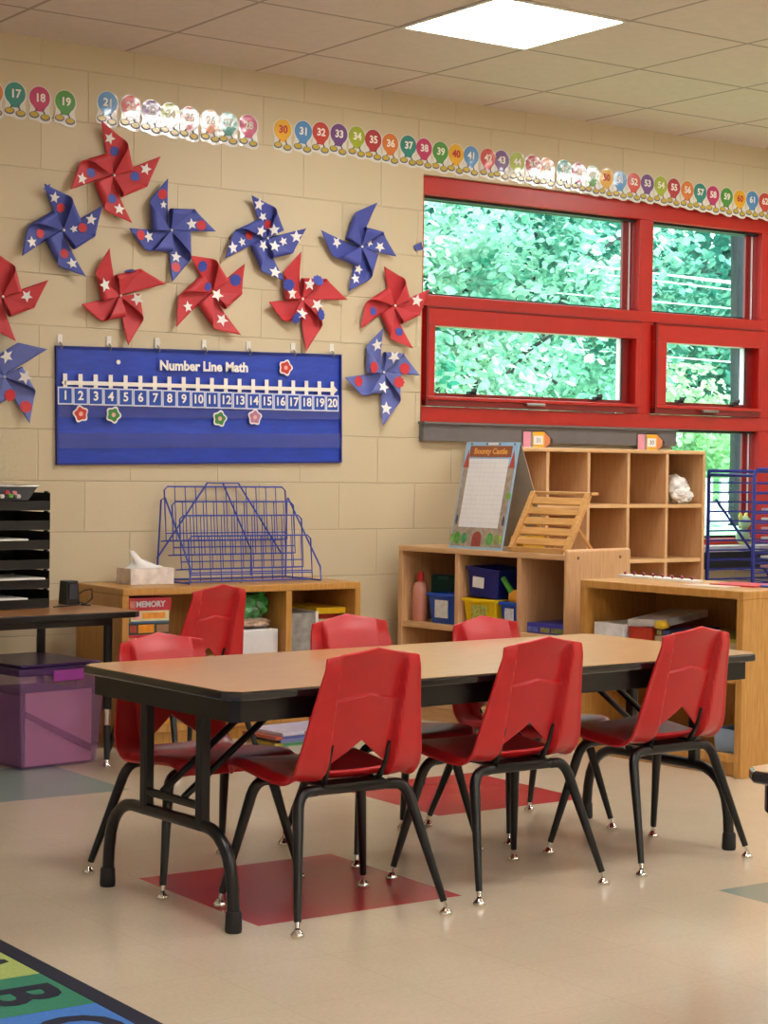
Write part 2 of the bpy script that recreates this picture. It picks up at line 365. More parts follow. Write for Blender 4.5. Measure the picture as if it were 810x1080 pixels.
# ================================================================== OUTSIDE
structure(MB().box(-6, 24, .25, 40, -.5, -.35).build('ground_lawn', mat('pale_grass', '#7fae74', .9, var=.3, scale=3)))  # lawn's own light green, tone varied at random
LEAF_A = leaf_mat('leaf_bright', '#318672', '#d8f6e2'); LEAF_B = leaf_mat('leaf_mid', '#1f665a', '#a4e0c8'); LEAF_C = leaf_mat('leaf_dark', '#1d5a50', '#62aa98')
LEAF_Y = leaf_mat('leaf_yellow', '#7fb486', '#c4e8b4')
BARK = mat('bark', '#262c33', .9, var=.25, scale=14, stretch=(4, 4, .6))
def tree(name, label, base, hgt, crown, n, leaf, lm, tr=.1, seed=1, branches=6, group='trees outside the window'):
    q = random.Random(seed)
    t = thing(name, label, 'tree' if 'tree' in name else 'shrub', base, 0, group)
    top = Vector((crown[0], crown[1], crown[2]))
    b = MB(); b.tube([(0, 0, 0), (0, 0, hgt*.3), (top.x*.3, top.y*.3, hgt*.6), (top.x, top.y, hgt)], [tr*1.25, tr, tr*.8, tr*.35], 10)
    for k in range(branches):
        a = q.uniform(0, 2*PI); z0 = hgt*q.uniform(.35, .8); e = top+Vector((math.cos(a)*crown[3]*.8, math.sin(a)*crown[4]*.8, q.uniform(-.5, .5)*crown[5]))
        b.tube([(0, 0, z0), (e.x*.5, e.y*.5, (z0+e.z)/2+.15), e], [tr*.4, tr*.25, tr*.08], 6)
    b.build('trunk', BARK, t, smooth=True)
    b = MB()
    cl = [(q.gauss(0, .45), q.gauss(0, .45), q.gauss(0, .45)) for _ in range(60)]
    for _ in range(n):
        c = q.choice(cl); s = .15
        k3 = [max(-1.15, min(1.15, c[i]+q.gauss(0, s))) for i in range(3)]
        p = Vector((top.x+crown[3]*k3[0], top.y+crown[4]*k3[1], top.z+crown[5]*k3[2]))
        if p.z + base[2] < -.33: continue
        r = leaf*q.uniform(.6, 1.25); M = Matrix.Rotation(q.uniform(0, 2*PI), 3, 'Z') @ Matrix.Rotation(q.uniform(-1.1, 1.1), 3, 'X') @ Matrix.Rotation(q.uniform(-1, 1), 3, 'Y')
        V = [b.bm.verts.new(p + M @ Vector(v)*r) for v in ((-1, 0, 0), (-.35, -.6, .08), (.4, -.5, 0), (1, 0, -.1), (.4, .5, 0), (-.35, .6, .08))]
        b._f(V)
    b.build('foliage', lm, t)
    return t
G = -.35
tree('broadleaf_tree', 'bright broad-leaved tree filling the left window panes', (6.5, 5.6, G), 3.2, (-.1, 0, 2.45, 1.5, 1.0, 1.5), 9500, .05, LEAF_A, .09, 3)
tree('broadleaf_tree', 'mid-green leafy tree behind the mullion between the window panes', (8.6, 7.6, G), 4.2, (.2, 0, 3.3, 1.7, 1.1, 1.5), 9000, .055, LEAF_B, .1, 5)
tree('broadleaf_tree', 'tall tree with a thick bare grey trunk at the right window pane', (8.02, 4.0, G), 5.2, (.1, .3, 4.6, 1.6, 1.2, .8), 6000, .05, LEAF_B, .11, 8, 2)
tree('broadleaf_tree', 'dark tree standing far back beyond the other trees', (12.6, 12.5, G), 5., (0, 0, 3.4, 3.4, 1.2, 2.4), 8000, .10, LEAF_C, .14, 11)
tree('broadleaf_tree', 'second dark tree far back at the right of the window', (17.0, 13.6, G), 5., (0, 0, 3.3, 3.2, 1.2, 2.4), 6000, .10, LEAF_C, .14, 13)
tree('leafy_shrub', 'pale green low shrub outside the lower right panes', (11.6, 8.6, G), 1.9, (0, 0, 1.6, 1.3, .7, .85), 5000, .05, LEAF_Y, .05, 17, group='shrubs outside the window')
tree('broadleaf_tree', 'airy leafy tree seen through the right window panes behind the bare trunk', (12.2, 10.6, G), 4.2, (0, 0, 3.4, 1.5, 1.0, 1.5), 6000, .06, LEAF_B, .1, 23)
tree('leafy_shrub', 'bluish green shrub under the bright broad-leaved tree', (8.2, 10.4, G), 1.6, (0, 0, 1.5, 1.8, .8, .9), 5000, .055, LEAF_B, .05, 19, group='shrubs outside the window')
CABLE = mat('power_cable', '#e8f2f4', .5)
for k, (p, q, lab) in enumerate([((519, 266), (664, 285), 'topmost pale power line crossing outside the window'), ((566, 275), (791, 299), 'second pale power line from the top outside the window'), ((571, 282), (791, 308), 'third pale power line from the top outside the window'), ((688, 318), (789, 327), 'fourth pale power line outside the window, above the hopper sashes'), ((700, 376), (784, 383), 'lowest pale power line, seen through the small hopper pane')]):
    A, B = on_wall(*p, 6.4), on_wall(*q, 6.4); d = (B-A)/(B.x-A.x)
    P = [A+d*(x-A.x) for x in (4., 8., 12., 18.)]; P = [Vector((v.x, v.y, v.z)) for v in P]
    o = MB().tube(P, .0065, 6).build('power_line', CABLE); tag(o, lab, 'power line', 'power lines outside')
fe = thing('picket_fence', 'pale upright picket fence beyond the lower right pane', 'fence', (10.4, 7.2, G))
for k in range(16):
    MB().box(-1.6+k*.22, -1.5+k*.22, 0, .03, 0, 1.35).build('picket', mat('pale_fence', '#cfd8d4', .7), fe)
MB().box(-1.65, 1.9, .031, .06, .4, .48).box(-1.65, 1.9, .031, .06, 1.0, 1.08).build('rail', MATS['pale_fence'], fe)
o = MB().blob((0, 0, .06), (.11, .09, .06), jit=.04, seed=3).build('boulder', mat('pale_stone', '#dfeae4', .8), smooth=True); o.location = (7.35, 3.6, G+1.003)
tag(o, 'pale rounded boulder outside behind the blue wire rack', 'rock')
o = MB().box(-.5, .35, -.3, .3, 0, 1.0).build('garden_ledge', mat('pale_planter', '#8fbf9c', .8)); o.location = (7.4, 3.65, G); tag(o, 'low greenish garden ledge carrying the pale boulder outside', 'ledge')

# ================================================================== WALL DECORATIONS
PAPER_R = mat('red_cardstock', '#c8343c', .55, var=.05); PAPER_B = mat('blue_cardstock', '#4450a6', .55, var=.05); PAPER_P = mat('periwinkle_cardstock', '#6470b8', .55, var=.05)
ST_W = mat('white_sticker', '#f2f0ee', .5, var=.01); ST_R = mat('red_sticker', '#cf3038', .5); ST_B = mat('blue_sticker', '#3b4cae', .5)
PIN = mat('pin_head', '#efe9dc', .3)
def pinwheel(center, tips, chir, m, label, stickers):
    cw = on_wall(*center, -.02); L0 = [on_wall(*t, -.03) - cw for t in tips]
    O = Vector((cw.x, -.006, cw.z))
    t = thing('paper_pinwheel', label, 'pinwheel', O, 0, 'paper pinwheels on the wall')
    R = sum(v.length for v in L0)/4
    n3 = Vector((0, -1, 0))
    def loop(s):     # teardrop fold, arc length parameter 0..1 in units of R
        r = .088; x0 = .34
        if s < x0: return s, .012 + .02*s
        k = (s-x0)/r
        if k < PI: return x0+r*math.sin(k), .02+r-r*math.cos(k)
        q = min((s-x0-PI*r)/(1-x0-PI*r), 1.); return x0*(1-q), (.02+2*r)*(1-q)+.10*q
    frames = []
    for v in L0:
        eP = Vector((v.x, 0, v.z)); u = eP.normalized()
        eQ = Vector((u.z, 0, -u.x))*R if chir == 'cw' else Vector((-u.z, 0, u.x))*R
        def f(a, s, eP=eP, eQ=eQ):
            x, z = loop(s); return eP*a + eQ*x + n3*R*(z + .16*a*a)
        frames.append(f)
        b = MB(); NA, NS = 14, 30; g = {}
        for j in range(NS+1):
            s = j/NS
            for i in range(NA+1):
                a = (1-s)*i/NA; g[i, j] = b.bm.verts.new(f(a, s))
        for j in range(NS):
            for i in range(NA):
                if j == NS-1: b._f([g[i, j], g[i+1, j], g[0, NS]])
                else: b._f([g[i, j], g[i+1, j], g[i+1, j+1], g[i, j+1]])
        for v_ in [g[i, NS] for i in range(1, NA+1)]: 
            if not v_.link_faces: b.bm.verts.remove(v_)
        o = b.build('blade', m, t, smooth=True)
        md = o.modifiers.new('solid', 'SOLIDIFY'); md.thickness = .0008; md.offset = 0
    MB().blob((0, -.10*R-.004, 0), (.006, .004, .006)).build('pin', PIN, t, smooth=True)
    for k, kind, col, a, s, size in stickers:
        f = frames[k]; e = .002
        Pa, Pb = f(a+e, s)-f(a-e, s), f(a, s+e)-f(a, s-e)
        Pa.normalize(); nn = Pa.cross(Pb).normalized()
        if nn.y > 0: nn = -nn
        Pb = nn.cross(Pa); r = size*R; b = MB()
        pts = star(r, .45, 5, RNG.uniform(0, 6)) if kind == 's' else (star(r, .82, 9) if kind == 'd' else ellipse(r, r, 16))
        b.prism(pts, .0008, f(a, s)+nn*.002, Pa, Pb if Pa.cross(Pb).dot(nn) > 0 else -Pb)
        b.build('star_sticker' if kind == 's' else 'round_sticker', {'w': ST_W, 'r': ST_R, 'b': ST_B}[col], t)
    return t
def std(c1, c2, k=(0, 1, 2, 3)):   # a star near each tip and a coloured dot nearer the middle
    L = []
    for i in k: L += [(i, 's', c1, .66, .12, .12), (i, 'd', c2, .42, .17, .10)]
    return L
pinwheel((119, 185.2), [(105.2, 127.4), (167.9, 165.2), (138, 235.6), (73, 200)], 'cw', PAPER_R, 'red paper pinwheel at the very top, under the number cards 21 and 22', std('w', 'b'))
pinwheel((66.2, 243), [(45.2, 194), (107, 217), (89.6, 291.9), (22, 270.4)], 'cw', PAPER_B, 'blue paper pinwheel leftmost of the four in the upper blue row', std('w', 'r')+[(0, 's', 'b', .9, .04, .1), (1, 's', 'w', .25, .1, .09)])
pinwheel((179.8, 243), [(176, 188), (226.5, 244.4), (180, 297.8), (134.6, 240.7)], 'ccw', PAPER_B, 'blue paper pinwheel right below the topmost red one, with red dots near its tips', [(i, 's', 'w', .5, .14, .12) for i in (1, 2, 3)]+[(i, 'd', 'r', .70, .12, .11) for i in range(4)]+[(0, 's', 'w', .5, .1, .08)])
pinwheel((281, 251.3), [(263.8, 206), (321.6, 241), (299.6, 297), (236, 272.8)], 'cw', PAPER_B, 'blue paper pinwheel covered in many white stars around its middle', [(i, 's', 'w', .74, .12, .14) for i in range(4)]+[(i, 's', 'w', .1, .78, .13) for i in range(4)]+[(0, 's', 'w', .45, .12, .11), (1, 's', 'w', .42, .15, .1), (3, 's', 'w', .5, .14, .1), (0, 'd', 'r', .25, .18, .1), (3, 'd', 'r', .3, .2, .1)])
pinwheel((380.6, 260.4), [(396.6, 213.8), (416.7, 270.8), (366.6, 307), (337, 242.7)], 'ccw', PAPER_B, 'blue paper pinwheel with a few white stars, nearest the window in the upper row', [(3, 's', 'w', .55, .1, .13), (2, 's', 'w', .45, .12, .12), (2, 's', 'w', .68, .1, .12), (1, 's', 'w', .55, .12, .12), (1, 's', 'w', .25, .15, .09)])
pinwheel((126.3, 312), [(114.4, 261.7), (174.4, 299.4), (134, 364.6), (84.5, 321)], 'ccw', PAPER_R, 'red paper pinwheel above the left part of the number line chart, one blue sticker', [(0, 's', 'w', .3, .62, .15), (1, 'd', 'b', .3, .5, .12), (2, 's', 'w', .1, .64, .14)])
pinwheel((224, 308.3), [(198.9, 269.4), (257, 278), (253, 353.5), (184.5, 345.4)], 'cw', PAPER_R, 'red paper pinwheel with a white star over its middle, above the chart title', [(0, 'd', 'b', .6, .14, .12), (1, 'd', 'b', .62, .14, .13), (2, 's', 'w', .55, .14, .14), (3, 's', 'w', .55, .12, .12), (1, 's', 'w', .02, .9, .14), (3, 'd', 'b', .05, .8, .09)])
pinwheel((318, 315.4), [(316.4, 265.4), (365.3, 316.5), (321.3, 371.3), (282, 318.4)], 'ccw', PAPER_R, 'red paper pinwheel with several blue and white stickers above the right end of the chart', [(i, 's', 'w', .12, .66, .14) for i in range(4)]+[(i, 'd', 'b', .3, .58, .13) for i in range(4)])
pinwheel((415.6, 322.6), [(403.6, 281), (452.2, 304.8), (434.4, 367.8), (379, 347)], 'cw', PAPER_R, 'red paper pinwheel touching the red window frame', [(1, 's', 'w', .62, .12, .15), (2, 'd', 'b', .55, .12, .1), (3, 'd', 'b', .5, .15, .1)])
pinwheel((403.5, 392.8), [(402.8, 345.7), (441.3, 396), (402, 449.8), (362, 398)], 'ccw', PAPER_P, 'pale blue paper pinwheel with red dots, right of the number line chart', [(0, 's', 'w', .62, .12, .14), (1, 'd', 'r', .62, .12, .13), (2, 's', 'w', .66, .12, .15), (3, 'd', 'r', .62, .12, .12), (0, 'd', 'r', .12, .66, .13), (1, 's', 'w', .2, .62, .15), (2, 'd', 'r', .16, .62, .13), (3, 's', 'w', .1, .66, .14)])
pinwheel((4, 397.3), [(-8, 350), (49.3, 368.4), (30.2, 446.8), (-40, 420)], 'ccw', PAPER_P, 'pale blue paper pinwheel at the left edge, left of the number line chart', [(1, 's', 'w', .2, .62, .15), (2, 's', 'w', .18, .62, .15), (2, 'd', 'r', .7, .12, .13), (3, 'd', 'r', .1, .6, .13)])
pinwheel((2, 313), [(-12, 262), (50, 295.4), (16, 360), (-44, 330)], 'cw', PAPER_R, 'red paper pinwheel cut off by the left edge of the picture', [(1, 's', 'w', .5, .16, .13)])
cw = on_wall(442, 260, -.01)
o = MB().prism([(-.03, .0), (.012, .022), (.022, -.012), (-.015, -.02)], .001, cw, (1, 0, 0), (0, 0, 1)).build('paper_scrap', PAPER_B); tag(o, 'small scrap of blue paper at the left edge of the window', 'paper')

# number cards
CARDCOL = {'teal': '#2f8f86', 'pink': '#c4326a', 'green': '#4c9838', 'blue': '#5090cc', 'red': '#cf4238', 'purple': '#74488e', 'lime': '#a8b832', 'crimson': '#b8343c', 'orange': '#df7f36', 'yellow': '#eab21e'}
LAM = mat('laminated_card', '#e8e6df', .25, var=.02, coat=1., bump=.9, bscale=16)
SHOE = mat('yellow_shoe', '#c9ac2c', .35, coat=.5); SHOE_B = mat('shoe_sole', '#5d6878', .5)
LEG = mat('card_leg', '#3a3a40', .6); NUMW = mat('number_white', '#f6f2ea', .5, var=.01); NUMR = mat('number_red', '#c02a2a', .5)
def card_outline():
    return arc(0, 0, .050, -.2*PI+.0, PI*1.2, 18) + [(-.043, -.048), (-.050, -.068), (-.044, -.084), (-.020, -.086), (.012, -.096), (.040, -.094), (.050, -.078), (.043, -.052)]
card_mesh = {}
def number_card(n, px, py, col):
    p = on_wall(px, py, -.004)
    o = MB().prism(card_outline(), .0012, (0, 0, 0), (1, 0, 0), (0, 0, 1)).build('number_card', LAM)
    o.location = (p.x, -.002, p.z); o.rotation_euler = (RNG.uniform(-.01, .02), RNG.uniform(-.04, .04), RNG.uniform(-.015, .015))
    tag(o, '%s number card with feet reading %d, on the block wall' % (col, n), 'number card', 'number cards along the top of the wall')
    key = col
    if key not in card_mesh:
        q = MB().prism(arc(0, .003, .0435, -.3*PI, 1.3*PI, 22)+[(-.014, -.05), (.014, -.05)], .0006, (0, -.0014, 0), (1, 0, 0), (0, 0, 1))
        bo = q.build('figure', mat('card_'+col, CARDCOL[col], .3, coat=1., bump=.5, bscale=14), o); card_mesh[key] = bo
    else:
        bo = card_mesh[key].copy(); C.objects.link(bo); bo.parent = o
    for s in ('shoe_l', 'shoe_r'):
        if s not in card_mesh:
            sx = -.024 if s == 'shoe_l' else .022; sz = -.064 if s == 'shoe_l' else -.072
            q = MB(); q.prism(ellipse(.0215, .0135, 16, sx, sz), .0006, (0, -.0014, 0), (1, 0, 0), (0, 0, 1), 1); q.prism(ellipse(.017, .0095, 16, sx, sz+.002), .0006, (0, -.002, 0), (1, 0, 0), (0, 0, 1), 0)
            q.prism([(sx*.5-.003, -.04), (sx*.5+.003, -.04), (sx+.003, sz+.008), (sx-.003, sz+.008)], .0006, (0, -.0014, 0), (1, 0, 0), (0, 0, 1), 2)
            card_mesh[s] = q.build('shoe', [SHOE, SHOE_B, LEG], o)
        else:
            c = card_mesh[s].copy(); C.objects.link(c); c.parent = o
    text('numeral', str(n), .044, NUMR if col == 'yellow' else NUMW, o, (.002, -.0024, .002), UPRIGHT, .0014)
cyc = {0: 'yellow', 1: 'blue', 2: 'red', 3: 'purple', 4: 'lime', 5: 'crimson', 6: 'orange', 7: 'teal', 8: 'pink', 9: 'green'}
pos = {16: (-8, 98), 17: (16, 99.5), 18: (42, 104), 19: (69, 108), 21: (113.6, 109), 22: (138, 113), 23: (160, 118), 24: (179.6, 121), 25: (200, 125), 26: (222, 128), 27: (240.7, 130.5), 28: (262, 133), 30: (298.3, 137.2), 31: (320, 139.2), 32: (338.4, 140.2), 33: (357.5, 142), 34: (376.5, 144.5), 35: (393.7, 148), 36: (411.7, 152), 37: (430.7, 154), 38: (447.3, 157), 39: (464.6, 160.5), 40: (481, 163), 41: (497, 165), 42: (514.7, 167.4), 43: (529, 169.5), 44: (545.5, 171.5), 45: (562, 174.5), 46: (577, 177.5), 47: (595.2, 179.5), 48: (610.3, 182.5), 49: (624.8, 185.5), 50: (639.6, 188), 51: (653.9, 190.5), 52: (668.7, 192.5), 53: (682.8, 194), 54: (697, 196), 55: (710.8, 198.2), 56: (725, 201), 57: (738.5, 203.3), 58: (752, 206), 59: (766.5, 208), 60: (780.3, 210.2), 61: (793.6, 211.4), 62: (806.7, 213.2)}
for n, (px, py) in pos.items(): number_card(n, px, py, cyc[n % 10])

# number line chart
CH = mat('blue_chart_cloth', '#2244b6', .42, var=.16, scale=9, coat=.1, stretch=(1, 1, 5)); CHT = mat('blue_tile', '#1f4cb0', .45)
HEM = mat('navy_hem', '#1c2f86', .6)
A = on_wall(57.5, 364.5); B = on_wall(358.5, 374); D = on_wall(358, 488)
ang = math.atan2(B.z-A.z, B.x-A.x); cw_, ch_ = (B-A).length, (B-D).length
ex, ez = Vector((math.cos(ang), 0, math.sin(ang))), Vector((-math.sin(ang), 0, math.cos(ang)))
def chart_uv(u, v): p = on_wall(u, v, -.01)-A; return p.dot(ex), p.dot(ez)
b = MB(); NX, NZ = 40, 24; g = {}
for i in range(NX+1):
    for j in range(NZ+1):
        u, v = i/NX, j/NZ
        y = -.003-.004*(math.sin(v*17)*.5+.5)*(v > .35) - .002*math.sin(u*9+v*4)
        sag = -.006*math.sin(u*PI)**2*0 - .0025*abs(math.sin(u*6*PI))*(1-v)
        g[i, j] = b.bm.verts.new((u*cw_, y, -v*ch_+sag))
for i in range(NX):
    for j in range(NZ): b._f([g[i, j], g[i+1, j], g[i+1, j+1], g[i, j+1]])
ch = b.build('number_line_chart', CH, smooth=True); ch.location = A; ch.rotation_euler = (0, -ang, 0)
tag(ch, 'blue cloth pocket chart headed Number Line Math, hung on the block wall', 'wall chart')
b = MB()
for q in ((0, cw_, -.006, 0), (0, cw_, -ch_, -ch_+.008), (0, .006, -ch_+.008, -.006), (cw_-.006, cw_, -ch_+.008, -.006)): b.box(q[0], q[1], -.0155, -.0005, q[2], q[3])
b.build('hem', HEM, ch)
for v in (.60, .86):
    MB().box(.008, cw_-.008, -.0165, -.0155, -ch_*v, -ch_*(v-.13)).build('clear_pocket', mat('clear_vinyl', '#5a68c0', .15, alpha=.25, coat=1.), ch)
x, z = chart_uv(214.5, 387)
text('title', 'Number Line Math', .0545, NUMW, ch, (x, -.0205, z), UPRIGHT, .002)
x0, z0 = chart_uv(64, 403.5); x1, z1 = chart_uv(355, 411.5); zl = (z0+z1)/2; zl0, zl1 = z0, z1
b = MB(); P = Vector((x0, -.017, zl0)); Q = Vector((x1, -.017, zl1)); d = (Q-P); ln = d.length; d.normalize(); up = Vector((-d.z, 0, d.x))
b.prism([(.012, -.008), (ln-.012, -.008), (ln-.012, .008), (.012, .008)], .001, P, d, up); b.prism([(0, 0), (.02, -.018), (.02, .018)], .001, P, d, up); b.prism([(ln, 0), (ln-.02, .018), (ln-.02, -.018)], .001, P, d, up)
tx0, tz0 = chart_uv(68, 417.3); tx1, tz1 = chart_uv(349.5, 425.5)
ts = [(tx0+(tx1-tx0)*k/19, tz0+(tz1-tz0)*k/19) for k in range(20)]
for k, (tx, tz) in enumerate(ts):
    zz = zl0+(zl1-zl0)*(tx-x0)/(x1-x0); b.box(tx-.009, tx+.009, -.0178, -.017, zz-.036, zz+.036)
b.build('number_line', NUMW, ch)
TB = mat('tile_border', '#d4dbf0', .4)
for k, (tx, tz) in enumerate(ts):
    o = MB().box(-.0325, .0325, -.0008, 0, -.035, .035, 1).box(-.027, .027, -.0014, -.0008, -.0295, .0295, 0).build('number_tile', [CHT, TB], ch); o.location = (tx, -.0172, tz)
    text('numeral', str(k+1), .05, NUMW, o, (0, -.0022, 0), UPRIGHT, .0012)
x, z = chart_uv(124, 382); MB().prism(ellipse(.009, .009), .001, (x, -.0172, z), (1, 0, 0), (0, 0, 1)).build('grommet', NUMW, ch)
FL_ = {'red': '#c83a34', 'green': '#3f8a44', 'pink': '#b87a9c'}
for (u, v, c, lab) in ((85.3, 436.5, 'red', 'red flower cutout tucked below the tile numbered 2'), (119.8, 437.5, 'green', 'green flower cutout tucked below the tile numbered 4'), (232, 441.5, 'green', 'green flower cutout tucked below the tile numbered 11'), (269, 440, 'pink', 'mauve flower cutout tucked below the tile numbered 14'), (301.5, 387.8, 'red', 'red flower cutout high on the blue chart right of its title')):
    p = on_wall(u, v, -.02)
    pl = lambda k, r: [((r*(1+.12*math.cos(5*a+k)))*math.cos(a), (r*(1+.12*math.cos(5*a+k)))*math.sin(a)) for a in [2*PI*i/40 for i in range(40)]]
    o = MB().prism(pl(u, .032), .0008, (0, 0, 0), (1, 0, 0), (0, 0, 1)).build('flower_cutout', WHITE); o.location = (p.x, -.0185, p.z)
    tag(o, lab, 'paper flower', 'flower cutouts on the chart')
    MB().prism(pl(u, .025), .0008, (0, -.0009, 0), (1, 0, 0), (0, 0, 1)).build('petals', mat('flower_'+c, FL_[c], .5, var=.15, scale=60), o)
    MB().prism(ellipse(.009, .009), .0008, (0, -.0018, 0), (1, 0, 0), (0, 0, 1)).build('flower_middle', mat('flower_mid', '#e6b0a0', .5), o)
HOOK = mat('white_hook', '#e9e6df', .35)
ords = ['leftmost white hook', 'second white hook from the left', 'third white hook from the left', 'middle white hook of the seven', 'third white hook from the right', 'second white hook from the right', 'rightmost white hook']
for k, (u, v) in enumerate([(64, 361), (115.6, 363), (166.8, 365), (216.3, 366.5), (263, 368), (310, 369.5), (350.7, 370.5)]):
    p = on_wall(u, v, -.012)
    o = MB().box(-.011, .011, -.004, 0, -.012, .026).build('wall_hook', HOOK, bevel=.002); o.location = (p.x, -.0016, p.z+.006); tag(o, ords[k]+' holding up the blue chart', 'hook', 'hooks along the chart top')
    MB().tube([(0, -.004, -.004), (0, -.018, -.01), (.002, -.024, -.022), (0, -.02, -.032), (-.004, -.016, -.026)], .0022, 6).build('hook_wire', STEEL, o, smooth=True)

# pencil-shaped signs on the grey ledge
PK, YE, TIP = mat('eraser_pink', '#e79ab0', .5), mat('pencil_yellow', '#efb52c', .5), mat('pencil_tip', '#e08a5a', .5)
for (u, v, s, lab) in ((566.5, 464.5, '31', 'pencil-shaped paper sign on the grey ledge nearer the easel'), (686, 467, '30', 'pencil-shaped paper sign at the right end of the grey ledge')):
    p = on_wall(u, v, -.037)
    o = MB().prism([(-.09, -.046), (.045, -.046), (.095, -.006), (.095, .006), (.045, .046), (-.09, .046)], .0012, (0, 0, 0), (1, 0, 0), (0, 0, 1)).build('pencil_sign', mat('sign_outline', '#41302a', .6)); o.location = (p.x, -.0362, p.z)
    tag(o, lab, 'sign', 'pencil signs under the window')
    e = -.0013
    MB().prism([(-.084, -.04), (-.04, -.04), (-.04, .04), (-.084, .04)], .0006, (0, e, 0), (1, 0, 0), (0, 0, 1)).build('eraser', PK, o)
    MB().prism([(-.04, -.04), (-.026, -.04), (-.026, .04), (-.04, .04)], .0006, (0, e, 0), (1, 0, 0), (0, 0, 1)).build('ferrule', STEEL, o)
    MB().prism([(-.026, -.04), (.043, -.04), (.043, .04), (-.026, .04)], .0006, (0, e, 0), (1, 0, 0), (0, 0, 1)).build('barrel', YE, o)
    MB().prism([(.043, -.04), (.078, -.014), (.078, .014), (.043, .04)], .0006, (0, e, 0), (1, 0, 0), (0, 0, 1)).build('sharpened_end', TIP, o)
    MB().prism([(-.022, -.02), (.035, -.02), (.035, .022), (-.022, .022)], .0006, (0, e-.0007, 0), (1, 0, 0), (0, 0, 1)).build('white_patch', WHITE, o)
    text('numeral', s, .03, mat('ink', '#6d6a66', .6), o, (.007, e-.0017, 0), UPRIGHT)

# ================================================================== FURNITURE
def panel_case(name, label, cat, loc, rz, Lx, Dp, Ht, th, dividers, shelves, m, me, plinth=.06, end_raise=0., back=True, end_r=None, group=None):
    """open-fronted shelf unit: local x = along its length, y = depth (front at 0), parts are boards"""
    t = thing(name, label, cat, loc, rz, group)
    MB().box(0, Lx if end_r is None else Lx-th, 0, Dp, Ht-th, Ht).build('top_board', me, t, bevel=.004)
    MB().box(0, th, .002, Dp, 0, Ht-th).build('side_panel', m, t, bevel=.002)
    MB().box(Lx-th, Lx, -.0 if end_r is None else -.008, Dp if end_r is None else Dp+.012, 0, Ht-th if end_r is None else Ht+end_raise).build('side_panel', m, t, bevel=.002 if end_r is None else end_r, seg=2 if end_r is None else 4)
    MB().box(th, Lx-th, .004, Dp-.012, plinth-.0, plinth+th).build('bottom_board', me, t, bevel=.002)
    MB().box(th, Lx-th, .02, .035, 0, plinth).build('plinth', me, t)
    if back: MB().box(th, Lx-th, Dp-.012, Dp-.003, plinth, Ht-th).build('back_panel', m, t)
    zs = [plinth+th]+[z+th for z in shelves]; ze = [z for z in shelves]+[Ht-th]
    xs = [th]+[d+th/2 for d in dividers]; xe = [d-th/2 for d in dividers]+[Lx-th]
    for z in shelves: MB().box(th, Lx-th, .006, Dp-.012, z, z+th).build('shelf', me, t, bevel=.002)
    for d in dividers:
        for a, c in zip(zs, ze): MB().box(d-th/2, d+th/2, .004, Dp-.012, a, c).build('divider', m, t, bevel=.002)
    return t
def place(root_loc, rz):      # local -> world for things that stand on a rotated unit
    M = Matrix.Translation(Vector(root_loc)) @ Matrix.Rotation(rz, 4, 'Z')
    return lambda x, y, z: M @ Vector((x, y, z))

# --- honey-coloured low bookcase against the wall
BX, BY = .17, -.405
panel_case('low_bookcase', 'low honey-coloured bookcase against the block wall under the number line chart', 'bookcase', (BX, BY, 0), 0, 1.10, .398, .612, .028, [.752], [.30], OAKY, OAKY, .05)
def game(name, label, x0, x1, y0, y1, z0, z1, col, side_txt=None, tc=None, grp=None, patch=None, rz=0., cat='game box'):
    cx, cy = (x0+x1)/2, (y0+y1)/2; hx, hy = (x1-x0)/2, (y1-y0)/2; h = z1-z0
    o = MB().box(-hx, hx, -hy, hy, 0, h).build(name, mat('box_'+col, col, .4, var=.12, scale=18), bevel=.0015)
    o.location = (cx, cy, z0); o.rotation_euler = (0, 0, rz); tag(o, label, cat, grp)
    if side_txt: text('lettering', side_txt, h*.62, mat('lettering_'+tc, tc, .5), o, (0, -hy-.0006, h*.5), UPRIGHT, .0012)
    for (px0, px1, pz0, pz1, pc) in (patch or []):
        MB().box(-hx+2*hx*px0, -hx+2*hx*px1, -hy-.0009, -hy-.0001, h*pz0, h*pz1).build('printed_patch', mat('print_'+pc, pc, .5, var=.2, scale=40), o)
    return o
z = .329
for k, (h, x0, x1, c, s, tc, lab, pt) in enumerate([
    (.052, .208, .44, '#7c93ac', None, '', 'grey-blue game box at the bottom of the games stack', [(.12, .5, .2, .8, '#8fa08c'), (.62, .98, .1, .9, '#e2d28c')]),
    (.050, .205, .388, '#c8343a', 'MEMORY', '#f3ebe4', 'red game box with white lettering, second from the bottom of the games stack', [(.0, .14, .2, .8, '#e0836a'), (.8, .98, .15, .85, '#d46a70')]),
    (.046, .205, .385, '#35403a', None, '', 'dark game box with orange print in the middle of the games stack', [(.04, .2, .2, .8, '#b04a3c'), (.24, .62, .15, .85, '#e8941c'), (.68, .97, .15, .8, '#9a7250')]),
    (.046, .215, .382, '#dcd3a0', None, '', 'pale yellow game box, second from the top of the games stack', [(.05, .25, .3, .9, '#e6a2a0'), (.3, .9, .35, .85, '#ee9a3c'), (0, 1, 0, .14, '#3c6e9c')]),
    (.050, .208, .392, '#c43440', 'MEMORY', '#cfd4de', 'red game box with pale lettering on top of the games stack', [(.02, .14, .2, .8, '#d88a7a')])]):
    game('game_box', lab, x0, x1, BY+.02, BY+.24, z+.0005, z+h, c, s, tc, 'stacked game boxes in the bookcase', pt); z += h
